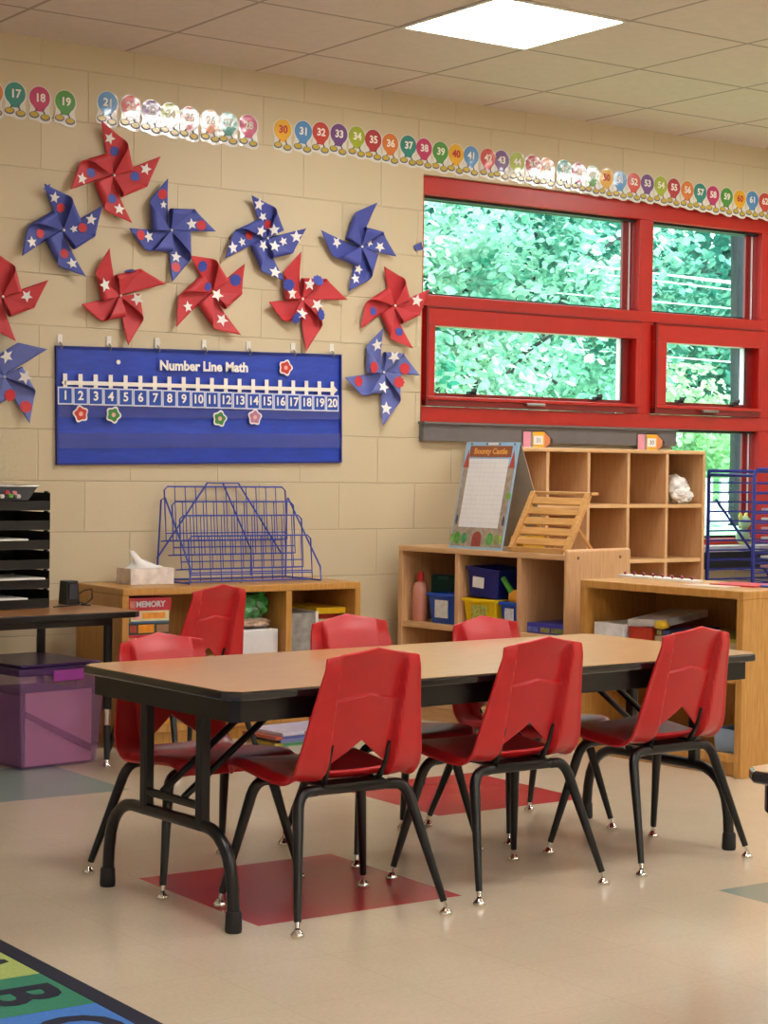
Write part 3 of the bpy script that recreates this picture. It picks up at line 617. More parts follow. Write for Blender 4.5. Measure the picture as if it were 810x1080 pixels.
# green bag on a white box
o = MB().box(-.088, .088, -.11, .11, 0, .10).build('storage_box', mat('white_card_box', '#dcdde0', .5), bevel=.003); o.location = (.812, BY+.16, .3285); tag(o, 'white box on the bookcase shelf under the green bag', 'box')
b = MB(); b.crumple((0, 0, .09), (.078, .065, .074), .32, 4, 0); b.crumple((.0, -.02, .022), (.082, .06, .022), .25, 9, 1)
o = b.build('plastic_bag', [mat('green_bag', '#26914a', .16, var=.75, scale=30, coat=1., bump=.8, bscale=35), mat('bag_contents', '#d9bca6', .3, var=.3, scale=50, coat=1.)], smooth=True); o.location = (.812, BY+.14, .4305); tag(o, 'clear plastic bag of green bits on the white box in the bookcase', 'bag')
# right compartment
o = MB().box(-.068, .068, -.12, .12, 0, .16).build('magazine_file', mat('grey_print', '#8f8d88', .5, var=.35, scale=25), bevel=.002); o.location = (1.005, BY+.16, .3285); tag(o, 'grey photo-printed box standing upright in the right part of the bookcase', 'box')
MB().box(-.0, .013, -.121, .121, 0, .165).build('white_edge', WHITE, o).location = (.0685, 0, 0)
game('game_box', 'red box standing in the bookcase behind the yellow one', 1.09, 1.225, BY+.10, BY+.34, .3285, .479, '#b43028', None, '', None, [(.1, .9, .6, .85, '#d8c8a4')])
game('game_box', 'flat yellow box on top of the red boxes in the bookcase', 1.02+.07, 1.235, BY+.06, BY+.33, .4795, .505, '#e8bd14', None, '')
for k, (x0, x1, c, lab) in enumerate([(.22, .40, '#d49a3a', 'tan picture book lying on the bookcase bottom board at the left'), (.46, .60, '#e6e2da', 'white papers pile on the bookcase bottom board'), (.64, .86, '#d8ccb6', 'cream paper pad lying on the bottom board of the bookcase')]):
    game('paper_pile' if k else 'picture_book', lab, x0, x1, BY+.03, BY+.27, .0785, .10+.012*k, c, cat='paper')
# magazines lying on the floor in front
for k, (c, dx, lab) in enumerate([('#c8b23c', 0, 'yellow magazine at the bottom of the pile on the floor by the bookcase'), ('#7a8cc0', .02, 'blue magazine second in the pile on the floor by the bookcase'), ('#b05a48', -.015, 'red-brown magazine third in the pile on the floor by the bookcase'), ('#c9c2d8', .01, 'pale lilac magazine on top of the pile on the floor by the bookcase')]):
    game('magazine', lab, .70+dx, 1.06+dx, -.66, -.44, .0006+.014*k, .014*(k+1), c, None, '', 'magazines on the floor', [(.1+.2*(k % 2), .5+.1*k, .1, .9, ['#4a9a6a', '#d8d050', '#5a6ab8', '#c8584e'][k])], rz=.04*k, cat='magazine')

# tissue box
TP = mat('tissue_box_print', '#e4dad4', .5, var=.16, scale=30)
o = MB().box(-.097, .097, -.06, .06, 0, .064).build('tissue_box', TP, bevel=.002); o.location = (.393, -.165, .6122); tag(o, 'pale patterned tissue box with a tissue sticking out, on the low bookcase', 'tissue box')
b = MB(); g = {}
NA, NR = 18, 6
for r in range(NR+1):
    for a in range(NA):
        t_ = 2*PI*a/NA; rr = .05*(1-r/NR*.55)*(1+.25*math.sin(3*t_+r)); k = r/NR
        g[r, a] = b.bm.verts.new((.0-.048*k**2+rr*math.cos(t_)*(1.55-.35*k), rr*math.sin(t_)*(.55-.1*k), .0645+.078*k**.8*(.62-.42*math.cos(t_))+.009*math.sin(5*t_)*k))
for r in range(NR):
    for a in range(NA): b._f([g[r, a], g[r, (a+1) % NA], g[r+1, (a+1) % NA], g[r+1, a]])
c_ = b.bm.verts.new((-.052, 0, .108))
for a in range(NA): b._f([g[NR, a], g[NR, (a+1) % NA], c_])
b.build('tissue', mat('tissue_paper', '#f4f2f0', .8, var=.01), o, smooth=True, sub=1)

# blue wire book rack on the bookcase
wr = thing('wire_book_rack', 'blue wire tiered book rack, empty, on the low bookcase', 'book rack', (.52, -.10, .6125))
WR = .0027
def wire_grid(parent, name, x0, x1, y, z0, z1, nv, zs, m, lean=.0, r=WR, foot=0.):
    b = MB(); yy = lambda z: y+lean*(z-z0)
    b.tube([(x0+.015, yy(z1), z1), (x1-.015, yy(z1), z1), (x1, yy(z1-.015), z1-.015), (x1, yy(z0), z0), (x0, yy(z0), z0), (x0, yy(z1-.015), z1-.015)], r*1.25, 6, closed=True)
    for i in range(1, nv):
        x = x0+(x1-x0)*i/nv; b.tube([(x, yy(z1), z1), (x, yy(z0), z0)] + ([(x, yy(z0)-foot, z0+.0)] if foot else []), r*.75, 5)
    for z in zs: b.tube([(x0, yy(z), z), (x1, yy(z), z)], r, 6)
    return b.build(name, m, parent, smooth=True)
for k, (y, z0, z1) in enumerate(((.035, .165, .385), (-.03, .11, .325), (-.095, .055, .27), (-.165, .008, .19))):
    wire_grid(wr, 'tier_grid', .02, .60, y, z0, z1, 12, [z0+.03] if k < 3 else [z0+.028, z0+.036], BLUEWIRE, lean=.10)
    b = MB()                                             # the small shelf that carries the books
    for i in range(0, 13): x = .02+.58*i/12; b.tube([(x, y, z0), (x, y+.045, z0-.004)], WR*.8, 5)
    b.tube([(.02, y+.045, z0-.004), (.60, y+.045, z0-.004)], WR, 6); b.build('tier_shelf', BLUEWIRE, wr, smooth=True)
b = MB()
for s, x in ((1, .0), (-1, .62)): b.tube([(x, .075, .004), (x+.008*s, .06, .33), (x+.015*s, .04, .34), (x+.004*s, -.20, .06), (x, -.20, .004), (x, .075, .004)], WR*1.4, 6)
b.tube([(0, .075, .004), (.62, .075, .004)], WR*1.3, 6)
b.build('side_support', BLUEWIRE, wr, smooth=True)
b = MB(); b.tube([(.0, .076, .09), (.235, .082, .40), (.385, .082, .40), (.60, .076, .10)], WR*1.4, 6); b.tube([(.31, .082, .40), (.45, .08, .12), (.45, .08, .012)], WR*1.3, 6); b.build('rear_brace', BLUEWIRE, wr, smooth=True)

# --- desk at the left with trays
DR = math.radians(4.5); dl = place((.035, -.82, 0), DR)
dk = thing('activity_desk', 'brown-topped desk with black edge and legs at the left wall', 'desk', (.035, -.82, 0), DR)
DL, DD, DZ = 1.2, .62, .562
MB().prism([(-DL, .0), (-.03, 0), (0, .02), (0, DD), (-DL, DD)], .022, (0, 0, DZ-.022), (1, 0, 0), (0, 1, 0)).build('edge_band', BLACK, dk, bevel=.003)
MB().prism([(-DL+.006, .006), (-.033, .006), (-.006, .024), (-.006, DD-.006), (-DL+.006, DD-.006)], .001, (0, 0, DZ), (1, 0, 0), (0, 1, 0)).build('desk_top', DESK_WOOD, dk)
MB().box(-DL+.08, -.10, .05, .075, DZ-.05, DZ-.0225).box(-DL+.08, -.10, DD-.075, DD-.05, DZ-.05, DZ-.0225).build('apron_rail', BLACK, dk)
for x, y in ((-.10, .07), (-.10, DD-.07), (-DL+.10, .07), (-DL+.10, DD-.07)):
    sx = -.0
    o = MB().tube([(x, y, DZ-.023), (x, y, .25), (x, y, .21)], [.0165, .0165, .0165], 10).build('leg', BLACK, dk, smooth=True)
    MB().tube([(x, y, .21), (x, y, .15)], .011, 10).build('extension', CHROME, o, smooth=True)
    MB().tube([(x, y, .15), (x-.012, y-.02, .03)], [.014, .011], 10).build('lower_leg', BLACK, o, smooth=True)
    MB().lathe([(.015, 0), (.017, .006), (.012, .012), (.007, .03)], 12, (x-.012, y-.02, 0.0005)).build('glide', CHROME, o, smooth=True)
# stacked letter trays
TRAY = mat('black_tray', '#111112', .4, var=.1)
p0 = dl(-.425, .40, DZ+.001)
tnames = ['bottom', 'second from bottom', 'third from bottom', 'third from top', 'second from top', 'top']
first = None
for k in range(6):
    zz = p0.z+.0015+.0705*k
    if first is None:
        t = thing('letter_tray', '', 'letter tray', (p0.x, p0.y, zz), DR)
        b = MB(); b.box(-.20, .20, -.13, .13, 0, .003); b.box(-.20, -.196, -.13, .13, .003, .064); b.box(.196, .20, -.13, .13, .003, .064); b.box(-.196, .196, .126, .13, .003, .064); b.build('tray_shell', TRAY, t, bevel=.0015)
        MB().box(-.196, .196, -.13, -.126, .003, .034).build('front_lip', TRAY, t)
        for sx in (-1, 1):
            for y in (-.1, .1): MB().box(sx*.2-.004, sx*.2+.004, y-.01, y+.01, .058, .069).build('stacking_post', TRAY, t)
        first = t
    else:
        t = copy_tree(first); t.location = (p0.x, p0.y, zz)
    tag(t, 'black letter tray, %s of the stack of six on the desk' % tnames[k], 'letter tray', 'stacked letter trays on the desk')
for k, lab in ((0, 'papers in the bottom letter tray'), (1, 'white papers poking from the second letter tray from the bottom'), (3, 'white papers poking from the third letter tray from the top')):
    pp = dl(-.415+(.02 if k == 1 else -.05), .385, 0)
    o = MB().box(-.135, .135, -.145, .10, 0, .006).build('paper_sheaf', WHITE); o.location = (pp.x, pp.y, p0.z+.0015+.0705*k+.0345); o.rotation_euler = (0, 0, DR); tag(o, lab, 'papers', 'papers in the letter trays')
# mesh basket with pins on top
zb = p0.z+.0015+.0705*6+.001
pb = dl(-.43, .36, 0)
ba = thing('mesh_basket', 'grey mesh basket of push pins on top of the letter trays', 'basket', (pb.x, pb.y, zb-.03), DR)
b = MB(); b.tub((-.14, .12, -.08, .08), (-.155, .15, -.095, .095), -.035+.03, .045, .004); b.build('basket_body', mat('grey_mesh', '#5f646a', .5, alpha=.75, var=.3, scale=300), ba)
b = MB(); b.tube([(-.155, -.095, .045), (.15, -.095, .045), (.15, .095, .045), (-.155, .095, .045)], .004, 6, closed=True); b.build('rim', STEEL, ba, smooth=True)
for k, (x, z_, c) in enumerate([(-.02, .012, '#e6d84a'), (.0, .022, '#c83a4a'), (.02, .01, '#e8e4dc'), (.04, .024, '#c83a4a'), (.055, .012, '#6ab04a'), (.07, .022, '#e08a9a'), (-.045, .018, '#e8d040'), (.085, .01, '#d6d2cc')]):
    o = MB().lathe([(.0075, 0), (.005, .004), (.0045, .012), (.0075, .016)], 10).build('push_pin', mat('pin_'+c, c, .3), smooth=True)
    q = Matrix.Rotation(DR, 4, 'Z') @ Vector((x-.02, -.0995, 0)); o.location = (pb.x+q.x, pb.y+q.y, zb-.03+z_); o.rotation_euler = (PI/2, 0, 0)
    tag(o, ['yellow push pin seen through the basket, left of the pale one', 'red push pin seen high in the basket, left', 'white push pin seen in the basket, left', 'red push pin seen high in the basket, middle', 'green push pin seen in the basket', 'pink push pin seen high in the basket', 'yellow push pin seen leftmost in the basket', 'white push pin seen rightmost in the basket'][k], 'push pin', 'push pins in the basket')
# little black speaker with cord
ps = dl(-.068, .40, DZ+.0012)
sp = thing('desk_speaker', 'small black device with a looping cord beside the letter trays', 'speaker', ps, DR)
MB().frustum((-.03, .03, -.03, .03), (-.026, .024, -.024, .026), 0, .088).build('housing', mat('black_plastic', '#141416', .35), sp, bevel=.003)
MB().box(-.018, .016, -.0325, -.0285, .02, .075).build('grille', mat('grille', '#3a3b40', .6, var=.4, scale=400), sp)
b = MB(); b.tube([(.027, 0, .03), (.06, -.01, .05), (.085, -.02, .055), (.075, -.04, .02), (.03, -.07, .004), (-.06, -.10, .003), (-.14, -.13, .003)], .0025, 6); b.tube([(.02, -.03, .01), (.03, -.06, .004), (.0, -.09, .003), (.02, -.12, .003)], .0025, 6); b.build('cord', RUBBER, sp, smooth=True)

# purple storage tote below the desk
tb = thing('storage_tote', 'translucent purple plastic storage tote with lid on the floor under the desk', 'storage tote', (-.235, -.47, 0), math.radians(8))
b = MB(); b.tub((-.16, .16, -.19, .19), (-.185, .185, -.215, .215), .001, .335, .004)
PURP = mat('purple_translucent', '#a878b4', .25, coat=.6, alpha=.26, var=.1, scale=5); b.build('tote_body', PURP, tb, bevel=.006, seg=3)
b = MB(); b.box(-.195, .195, -.225, .225, .336, .362); b.box(-.17, .17, -.2, .2, .362, .372); b.build('lid', mat('purple_lid', '#46225c', .35), tb, bevel=.006, seg=3)
MB().box(-.055, .075, -.236, -.2255, .312, .352).build('latch', mat('pink_purple_latch', '#a63fa4', .35), tb, bevel=.004)
MB().box(-.135, .145, -.178, -.172, .008, .27).build('pink_folder', mat('pink_contents', '#e895b4', .6, var=.06, scale=4), tb)
MB().prism([(-.15, .19), (-.135, .205), (.145, .065), (.14, .04)], .004, (0, -.18, .0), (1, 0, 0), (0, 0, 1)).build('strap', mat('dark_pink_strap', '#8c3a5a', .6), tb)
MB().box(-.14, .14, -.165, .165, .006, .26).build('contents', mat('grey_pink_contents', '#8d5580', .7), tb)

# --- maple divider shelf
MR = math.atan2(-.9906, .1366); ML = (1.655-.06*.1366, -.2+.06*.9906, 0); mp_ = place(ML, MR)
# local x runs from the wall towards the camera; +.06 shift relative to the measured marks
ms = panel_case('maple_shelf', 'pale maple cubby shelf standing out from the wall, easel on top', 'shelf unit', ML, MR, .99, .375, .748, .024, [.357, .716], [.395], MAPLE, MAPLE_E, .06, .022, True, .012)
for x, z_ in ((.985+.0055, 0),): 
    for yy in (.055, .315): MB().lathe([(.007, 0), (.007, .002), (.004, .003)], 12).build('screw_cap', mat('screw_brown', '#8b6a45', .4), ms)
k = 0
for o in [c for c in ms.children if c.name.startswith('screw_cap')]:
    o.rotation_euler = (0, PI/2, 0); o.location = (.9902, (.055, .315)[k], .735); k += 1
def on_shelf(name, label, cat, x, y, z, rz=0., group=None):
    return thing(name, label, cat, mp_(x, y, z), MR+rz, group)
def bin_(name, label, x, y, z, w, d, h, m, lab_mat=None, group='bins on the maple shelf', tilt=None, taper=.012, label_rect=None):
    t = on_shelf(name, label, 'bin', x, y, z, 0, group)
    MB().tub((-w/2+taper, w/2-taper, taper, d-taper), (-w/2, w/2, 0, d), 0, h, .004).build('bin_body', m, t, bevel=.003)
    b = MB(); e = .006
    for q in ((-w/2-e, w/2+e, -e, 0), (-w/2-e, w/2+e, d, d+e), (-w/2-e, -w/2, 0, d), (w/2, w/2+e, 0, d)): b.box(*q, h-.014, h)
    b.build('rim', m, t, bevel=.002)
    if lab_mat:
        r = label_rect or (-w*.24, w*.24, h*.2, h*.78)
        o = MB().box(r[0], r[1], -.0012, 0, r[2], r[3]).build('paper_label', lab_mat, t); o.location = (0, -.0005, 0); o.rotation_euler = (0, 0, 0)
        yb = taper*(1-(r[2]/h)); o.location.y = -.001
    if tilt: t.rotation_euler = (tilt[0], tilt[1], MR+tilt[2])
    return t
BLUE = mat('blue_bin', '#2250b8', .35); NAVY = mat('navy_tub', '#1d2a80', .35); YEL = mat('yellow_bin', '#ecc714', .4)
LABA = mat('label_print_grey', '#d8d8d4', .6, var=.18, scale=90); LABB = mat('label_print_green', '#a8a850', .6, var=.5, scale=60); LABC = mat('label_print_dots', '#d4d4da', .6, var=.25, scale=60)
ZS = .4195
bin_('storage_bin', 'bright blue bin with a printed label in the shelf compartment nearest the wall', .243, .03, ZS, .165, .115, .13, BLUE, LABA)
fo = on_shelf('teal_folder', 'dark teal plastic case standing behind the bright blue bin', 'folder', .105, .165, ZS)
MB().box(-.072, .10, 0, .05, 0, .20).build('case', mat('teal_plastic', '#0f4a48', .3, coat=.5), fo, bevel=.012, seg=4); MB().box(-.02, .04, -.006, 0, .18, .192).build('clasp', mat('teal_plastic_light', '#2a7068', .3), fo)
o = on_shelf('glue_bottle', 'translucent pink bottle with a red cap beside the bright blue bin', 'bottle', .078, .062, ZS)
MB().lathe([(.030, 0), (.034, .006), (.034, .14), (.026, .165), (.013, .175)], 20).build('bottle_body', mat('pink_liquid', '#d08878', .25, coat=1.), o, smooth=True)
MB().lathe([(.016, .1755), (.016, .20), (.011, .215)], 16).build('cap', mat('red_cap', '#cc2a24', .4), o, smooth=True)
bin_('storage_bin', 'yellow bin with a greenish label under the tilted navy tub', .477, .02, ZS, .185, .22, .122, YEL, LABB)
tt = bin_('storage_tub', 'dark navy tub with a small white label lying tipped on top of the yellow bin', .474, .035, ZS+.126, .185, .20, .125, NAVY, WHITE, label_rect=(-.055, .01, .04, .085))
tt.rotation_euler = (0, math.radians(4), MR)
bin_('storage_bin', 'small blue bin with a white picture label beside the yellow bin', .641, .03, ZS, .106, .22, .118, BLUE, LABC)
o = on_shelf('toy_ramp', 'green and orange plastic toy sticking up out of the small blue bin', 'toy', .628, .06, ZS+.03)
b = MB(); b.tube([(.03, 0, .09), (-.045, -.01, .185)], [.016, .011], 10, 0); b.build('green_arm', mat('green_toy', '#52b045', .4), o, smooth=True)
MB().blob((.015, .0, .105), (.032, .025, .035)).build('orange_body', mat('orange_toy', '#e8a02c', .4), o, smooth=True)
o = on_shelf('puzzle_box', 'purple-blue box with printed edge lying on the third maple shelf compartment', 'box', .845, .03, ZS+.0005)
MB().box(-.105, .105, 0, .22, 0, .042).build('box_body', mat('purple_box', '#3c3a9a', .4, var=.1), o, bevel=.002)
for k, (x0, x1, c) in enumerate(((-.10, -.045, '#5a68b0'), (-.03, .02, '#8a8a50'), (.03, .095, '#77804a'))): MB().box(x0, x1, -.0008, 0, .006, .026).build('printed_patch', mat('puz_'+c, c, .5, var=.4, scale=60), o)

# castle pocket-chart easel on the maple shelf
ZT = .7495
ea = on_shelf('castle_easel', 'folding card easel printed with a castle and a white grid, on the maple shelf', 'easel', .455, .012, ZT)
EW, EHt, LEAN = .155, .45, .10
th_ = math.atan2(LEAN, EHt); ux = Vector((1, 0, 0)); uz = Vector((0, math.sin(th_), math.cos(th_))); un = ux.cross(uz)   # un points to the front (-y)
S = EHt/math.cos(th_)
def face(poly, lay, name, m, parent): return MB().prism(poly, .0006, un*(.0008+.0007*lay), ux, uz).build(name, m, parent)
MB().prism([(-EW, 0), (EW, 0), (EW, S), (-EW, S)], .003, -un*.003, ux, uz).build('front_board', mat('easel_sky', '#9cc4e0', .5, var=.08, scale=6), ea)
vb = Vector((0, (.29-LEAN), -EHt)).normalized()
MB().prism([(-EW, .003), (EW, .003), (EW, Vector((0, .29-LEAN, EHt)).length-.002), (-EW, Vector((0, .29-LEAN, EHt)).length-.002)], .003, Vector((0, LEAN+.004, EHt)), ux, vb).build('back_board', mat('easel_back', '#b9ab9c', .6), ea)
face([(-EW+.008, .01), (EW-.008, .01), (EW-.008, S*.78), (-EW+.008, S*.78)], 0, 'castle_wall', mat('castle_stone', '#a89884', .6, var=.22, scale=45), ea)
for sx in (-1, 1):
    face([(sx*(EW-.022)-.017, S*.76), (sx*(EW-.022)+.017, S*.76), (sx*(EW-.022), S*.93)] , 1, 'turret_roof', mat('turret_red', '#b8503c', .5), ea)
    face(ellipse(.007, .022, 12, sx*(EW-.02), S*.27), 1, 'window_slit', mat('slit_dark', '#4a4e5e', .6), ea)
face([(-EW+.03, S*.86), (EW-.035, S*.86), (EW-.035, S*.965), (-EW+.03, S*.965)], 1, 'title_banner', mat('banner_brown', '#9a5a38', .5), ea)
o = text('title', 'Bounty Castle', .034, mat('title_gold', '#e8a850', .5), ea, un*.0028+uz*(S*.912)+ux*(-.002), (0, 0, 0), .001); o.rotation_euler = Matrix((ux, uz, un)).transposed().to_euler()
gp = face([(-EW+.035, S*.20), (EW-.045, S*.20), (EW-.045, S*.845), (-EW+.035, S*.845)], 1, 'grid_panel', WHITE, ea)
b = MB()
for i in range(1, 9): x = -EW+.035+(2*EW-.08)*i/9; b.prism([(x-.0005, S*.20), (x+.0005, S*.20), (x+.0005, S*.845), (x-.0005, S*.845)], .0003, un*.0022, ux, uz)
for i in range(1, 15): zq = S*(.20+.645*i/15); b.prism([(-EW+.035, zq-.0005), (EW-.045, zq-.0005), (EW-.045, zq+.0005), (-EW+.035, zq+.0005)], .0003, un*.0022, ux, uz)
b.build('grid_lines', mat('grid_grey', '#d6d2cc', .6), gp)
face([(-.026, .012), (.026, .012), (.026, .05)]+arc(0, .05, .026, 0, PI, 10)+[(-.026, .05)], 2, 'castle_door', mat('door_red', '#9a4634', .5, var=.2, scale=60), ea)
for x, r, c in ((-.115, .028, '#5c9a48'), (-.075, .024, '#4a9a5c'), (.075, .028, '#5aa04c'), (.115, .022, '#8a9a50'), (-.14, .02, '#7aae4a'), (.138, .018, '#a0b860')):
    face(ellipse(r*.7, r, 14, x, .045), 2, 'painted_bush', mat('bush'+c, c, .6, var=.3, scale=60), ea)
face(ellipse(.012, .016, 12, EW-.012, S*.5), 2, 'painted_vine', mat('bush_vine', '#7aae3a', .6), ea)
for x in (-.12, -.03, .045, .13): face(ellipse(.005, .005, 10, x, S*.982), 2, 'eyelet', mat('eyelet', '#55606c', .4), ea)
face([(-.022, S*.972), (.034, S*.972), (.034, S*.994), (-.022, S*.994)], 3, 'white_tab', WHITE, ea)
# yellow bin behind easel and slatted book stand
t = on_shelf('storage_bin', 'plain yellow bin on top of the maple shelf between the easel and the slatted stand', 'bin', .65, .062, ZT)
MB().tub((-.034, .034, 0, .13), (-.037, .037, -.004, .135), 0, .06, .004).build('bin_body', YEL, t, bevel=.003)
st = on_shelf('slatted_book_stand', 'small wooden slatted book stand on the maple shelf beside the easel', 'book stand', .803, .01, ZT)
SW, SH, SL = .149, .235, .135
ua = Vector((0, SL, SH)).normalized(); SLn = Vector((0, SL, SH)).length; una = Vector((1, 0, 0)).cross(ua)
for sx in (-1, 1):
    o = MB().prism([(-.012, 0), (.012, 0), (.012, SLn), (-.012, SLn)], .024, Vector((sx*SW, .022, .002))-una*.0, (1, 0, 0), ua).build('side_rail', BEECH, st, bevel=.003)
    MB().tube([(sx*SW-sx*.045, SL*.55+.035, SH*.52), (sx*SW-sx*.045, SL+.09, .008)], .008, 8).build('rear_strut', BEECH, o)
for k in range(5):
    q = .16+.175*k
    MB().box(-SW+.0125, SW-.0125, -.006, .006, -.0165, .0165, 0, Matrix.Translation(Vector((0, .022, 0))+ua*SLn*q+una*.012) @ Matrix(((1, 0, 0, 0), (0, -una.y*-1, ua.y, 0), (0, -una.z*-1, ua.z, 0), (0, 0, 0, 1)))).build('slat', BEECH, st, bevel=.002)
MB().box(-SW-.02, SW+.02, SL+.005, SL+.05, SH+.001, SH+.013).build('top_ledge', BEECH, st, bevel=.002)
MB().box(-SW+.013, SW-.013, -.008, .012, .0005, .022).build('bottom_ledge', BEECH, st, bevel=.002)

# --- tall cubby under the window
cu = panel_case('tall_cubby', 'tall maple cubby unit of square compartments below the window', 'cubby', (2.085, -.333, 0), 0, 1.225, .30, 1.185, .018, [.2465, .490, .7345, .979], [.13+.0, .394, .655, .913], MAPLE, MAPLE_E, .05)
b = MB(); q = random.Random(3)
b.crumple((0, 0, .06), (.066, .075, .068), .42, 3); b.crumple((-.012, -.06, .03), (.05, .05, .035), .4, 5)
o = b.build('plastic_bag', mat('white_bag', '#e4e0dc', .3, var=.05, coat=.5, bump=.7, bscale=40), smooth=True); o.location = (3.205, -.225, .9335); tag(o, 'crumpled white plastic bag in the upper right cubby compartment', 'bag')

# --- honey low bookcase at the right, nearer
RR = math.atan2(-.9955, .0945); RL = (1.66, -1.33, 0); rp = place(RL, RR)
panel_case('low_bookcase', 'honey-coloured low bookcase at the right behind the table end, papers on top', 'bookcase', RL, RR, .795, .42, .667, .03, [], [.335], OAKY, OAKY, .05)
def on_rb(name, label, cat, x, y, z, rz=0., group=None): return thing(name, label, cat, rp(x, y, z), RR+rz, group)
def rbox(name, label, x0, x1, y0, y1, z0, h, col, rz=0., cat='box', grp=None, patches=(), rough=.45):
    t = rp((x0+x1)/2, (y0+y1)/2, z0); hx, hy = (x1-x0)/2, (y1-y0)/2
    o = MB().box(-hx, hx, -hy, hy, 0, h).build(name, mat('rb_'+col, col, rough, var=.12, scale=25), bevel=.0015); o.location = t; o.rotation_euler = (0, 0, RR+rz); tag(o, label, cat, grp)
    for (a, c, e) in patches: MB().box(-hx+2*hx*a, -hx+2*hx*c, -hy-.0008, -hy, h*.15, h*.85).build('printed_patch', mat('rbp_'+e, e, .5, var=.3, scale=50), o)
    return o
z = .3655
for k, (c, h, x0, x1, y0, lab) in enumerate([('#5a4a3a', .03, .06, .74, .05, 'brown flat box at the bottom of the pile in the right bookcase'), ('#3a4a6a', .028, .10, .75, .07, 'dark blue flat box second in the pile in the right bookcase'), ('#7a3a2c', .026, .08, .70, .06, 'brick red flat box third in the pile in the right bookcase'), ('#c8b890', .024, .34, .755, .05, 'tan flat book low in the pile at the right of the right bookcase'), ('#9aa040', .016, .42, .76, .05, 'olive green book on the pile in the right bookcase')]):
    rbox('flat_box' if k < 3 else 'picture_book', lab, x0, x1, y0, .36, z+.0005, h-.001, c, 0, 'box' if k < 3 else 'book', 'flat pile in the right bookcase'); z += h
rbox('white_carton', 'white carton at the left end of the right bookcase shelf', .05, .20, .03, .30, .4505, .055, '#e2e2e4', .0)
rbox('red_carton', 'red and dark printed carton under the white lid in the right bookcase', .215, .33, .045, .34, .4505, .05, '#c03a24', 0)
o = rbox('white_carton', 'flat white carton lying slanted on the red carton in the right bookcase', .185, .36, .06, .35, .515, .028, '#dedede', .12); o.rotation_euler = (math.radians(5), math.radians(-3), RR+.12)
rbox('picture_book', 'dark blue book with pale marks beside the red carton in the right bookcase', .345, .415, .05, .34, .4755, .022, '#34406a', 0, 'book', None, ((.1, .4, '#b8b060'),))
o = MB().blob((0, 0, .018), (.03, .03, .018), jit=.15, seed=5).build('yellow_toy', mat('yellow_toy', '#e0b828', .4), smooth=True); o.location = rp(.30, .035, .4505); o.location = rp(.38, .045, .4985); tag(o, 'small yellow toy on the pile in the right bookcase', 'toy')
# lower shelf: clear bin with dark jars
t = on_rb('clear_bin', 'clear bluish plastic bin at the lower right of the right bookcase', 'bin', .70, .03, .0805)
MB().tub((-.05, .05, .01, .2), (-.058, .058, 0, .21), 0, .085, .004).build('bin_body', mat('clear_blue_plastic', '#8fb0d6', .15, coat=1., alpha=.7), t, bevel=.003)
for k in range(3):
    for r in range(2):
        o = on_rb('dark_jar', 'dark jar with a pale ring standing behind the clear bin, %s' % ['nearest the side panel', 'in the middle', 'farthest from the side panel'][k] if r == 0 else 'dark jar in the back row behind the clear bin, %s' % ['nearest the side panel', 'in the middle', 'farthest from the side panel'][k], 'jar', .738-.045*k, .265+.05*r, .0805, 0, 'dark jars in the right bookcase')
        MB().lathe([(.017, 0), (.019, .01), (.019, .12), (.012, .135)], 14).build('jar_body', mat('jar_dark', '#241c1c', .3), o, smooth=True)
        MB().lathe([(.0135, .1355), (.0135, .155)], 14).build('lid', mat('jar_lid', '#b8a894', .4), o, smooth=True)
# things on top
t = on_rb('beaded_counting_strip', 'long white strip with dark pink beads along it, on top of the right bookcase', 'counting strip', .16, .27, .6672, math.radians(-6))
MB().box(-.2, .22, -.03, .03, 0, .01).build('strip', WHITE, t, bevel=.001)
for k in range(15): MB().blob((-.18+.027*k, (.012 if k % 2 else -.01), .0165), (.006, .006, .0065)).build('bead', mat('pink_bead', '#8e2c4a', .4), t, smooth=True)
rbox('paper_folder', 'red paper folder lying on the right bookcase', .47, .66, .20, .38, .6672, .006, '#c63038', .15, 'folder')
rbox('paper_folder', 'blue folder lying at the back right of the right bookcase top', .67, .785, .25, .42, .6672, .008, '#3a56b0', 0, 'folder')
rbox('paper_sheet', 'pale pink sheet on the right bookcase in front of the red folder', .43, .62, .09, .20, .6672, .002, '#d8bfae', .1, 'paper')

# --- drying rack by the window
dr = thing('wire_drying_rack', 'tall navy wire drying rack standing in front of the right window', 'drying rack', (3.415, -.55, 0))
b = MB()
for x in (0, .325, .62, .92):
    b.tube([(x, 0, .02), (x, 0, 1.075), (x+(.02 if x in (0, .32) else -.02), 0, 1.10)], .009, 8)
b.tube([(.02, 0, 1.10), (.305, 0, 1.10)], .009, 8); b.tube([(.64, 0, 1.10), (.90, 0, 1.10)], .009, 8)
b.build('front_frame', NAVYWIRE, dr, smooth=True)
b = MB()
for x in (0, .92): b.tube([(x, .3, .02), (x, .3, 1.09)], .009, 8); b.tube([(x, 0, .06), (x, .3, .06)], .008, 8); b.tube([(x, 0, 1.07), (x, .3, 1.07)], .008, 8)
b.tube([(0, .3, 1.09), (.92, .3, 1.09)], .008, 8); b.tube([(.05, .3, .95), (.55, .3, .45)], .007, 8); b.build('rear_frame', NAVYWIRE, dr, smooth=True)
for k in range(20):
    zz = .14+.047*k; b = MB()
    for y in (0, .3): b.tube([(0, y, zz), (.92, y, zz)], .0045, 6)
    for i in range(1, 6): x = .92*i/6; b.tube([(x, 0, zz), (x, .3, zz)], .002, 5)
    b.build('wire_tray', NAVYWIRE, dr, smooth=True)
pc = ['#d8a0a8', '#e6dcd8', '#c8b0b8', '#e0c8c0']
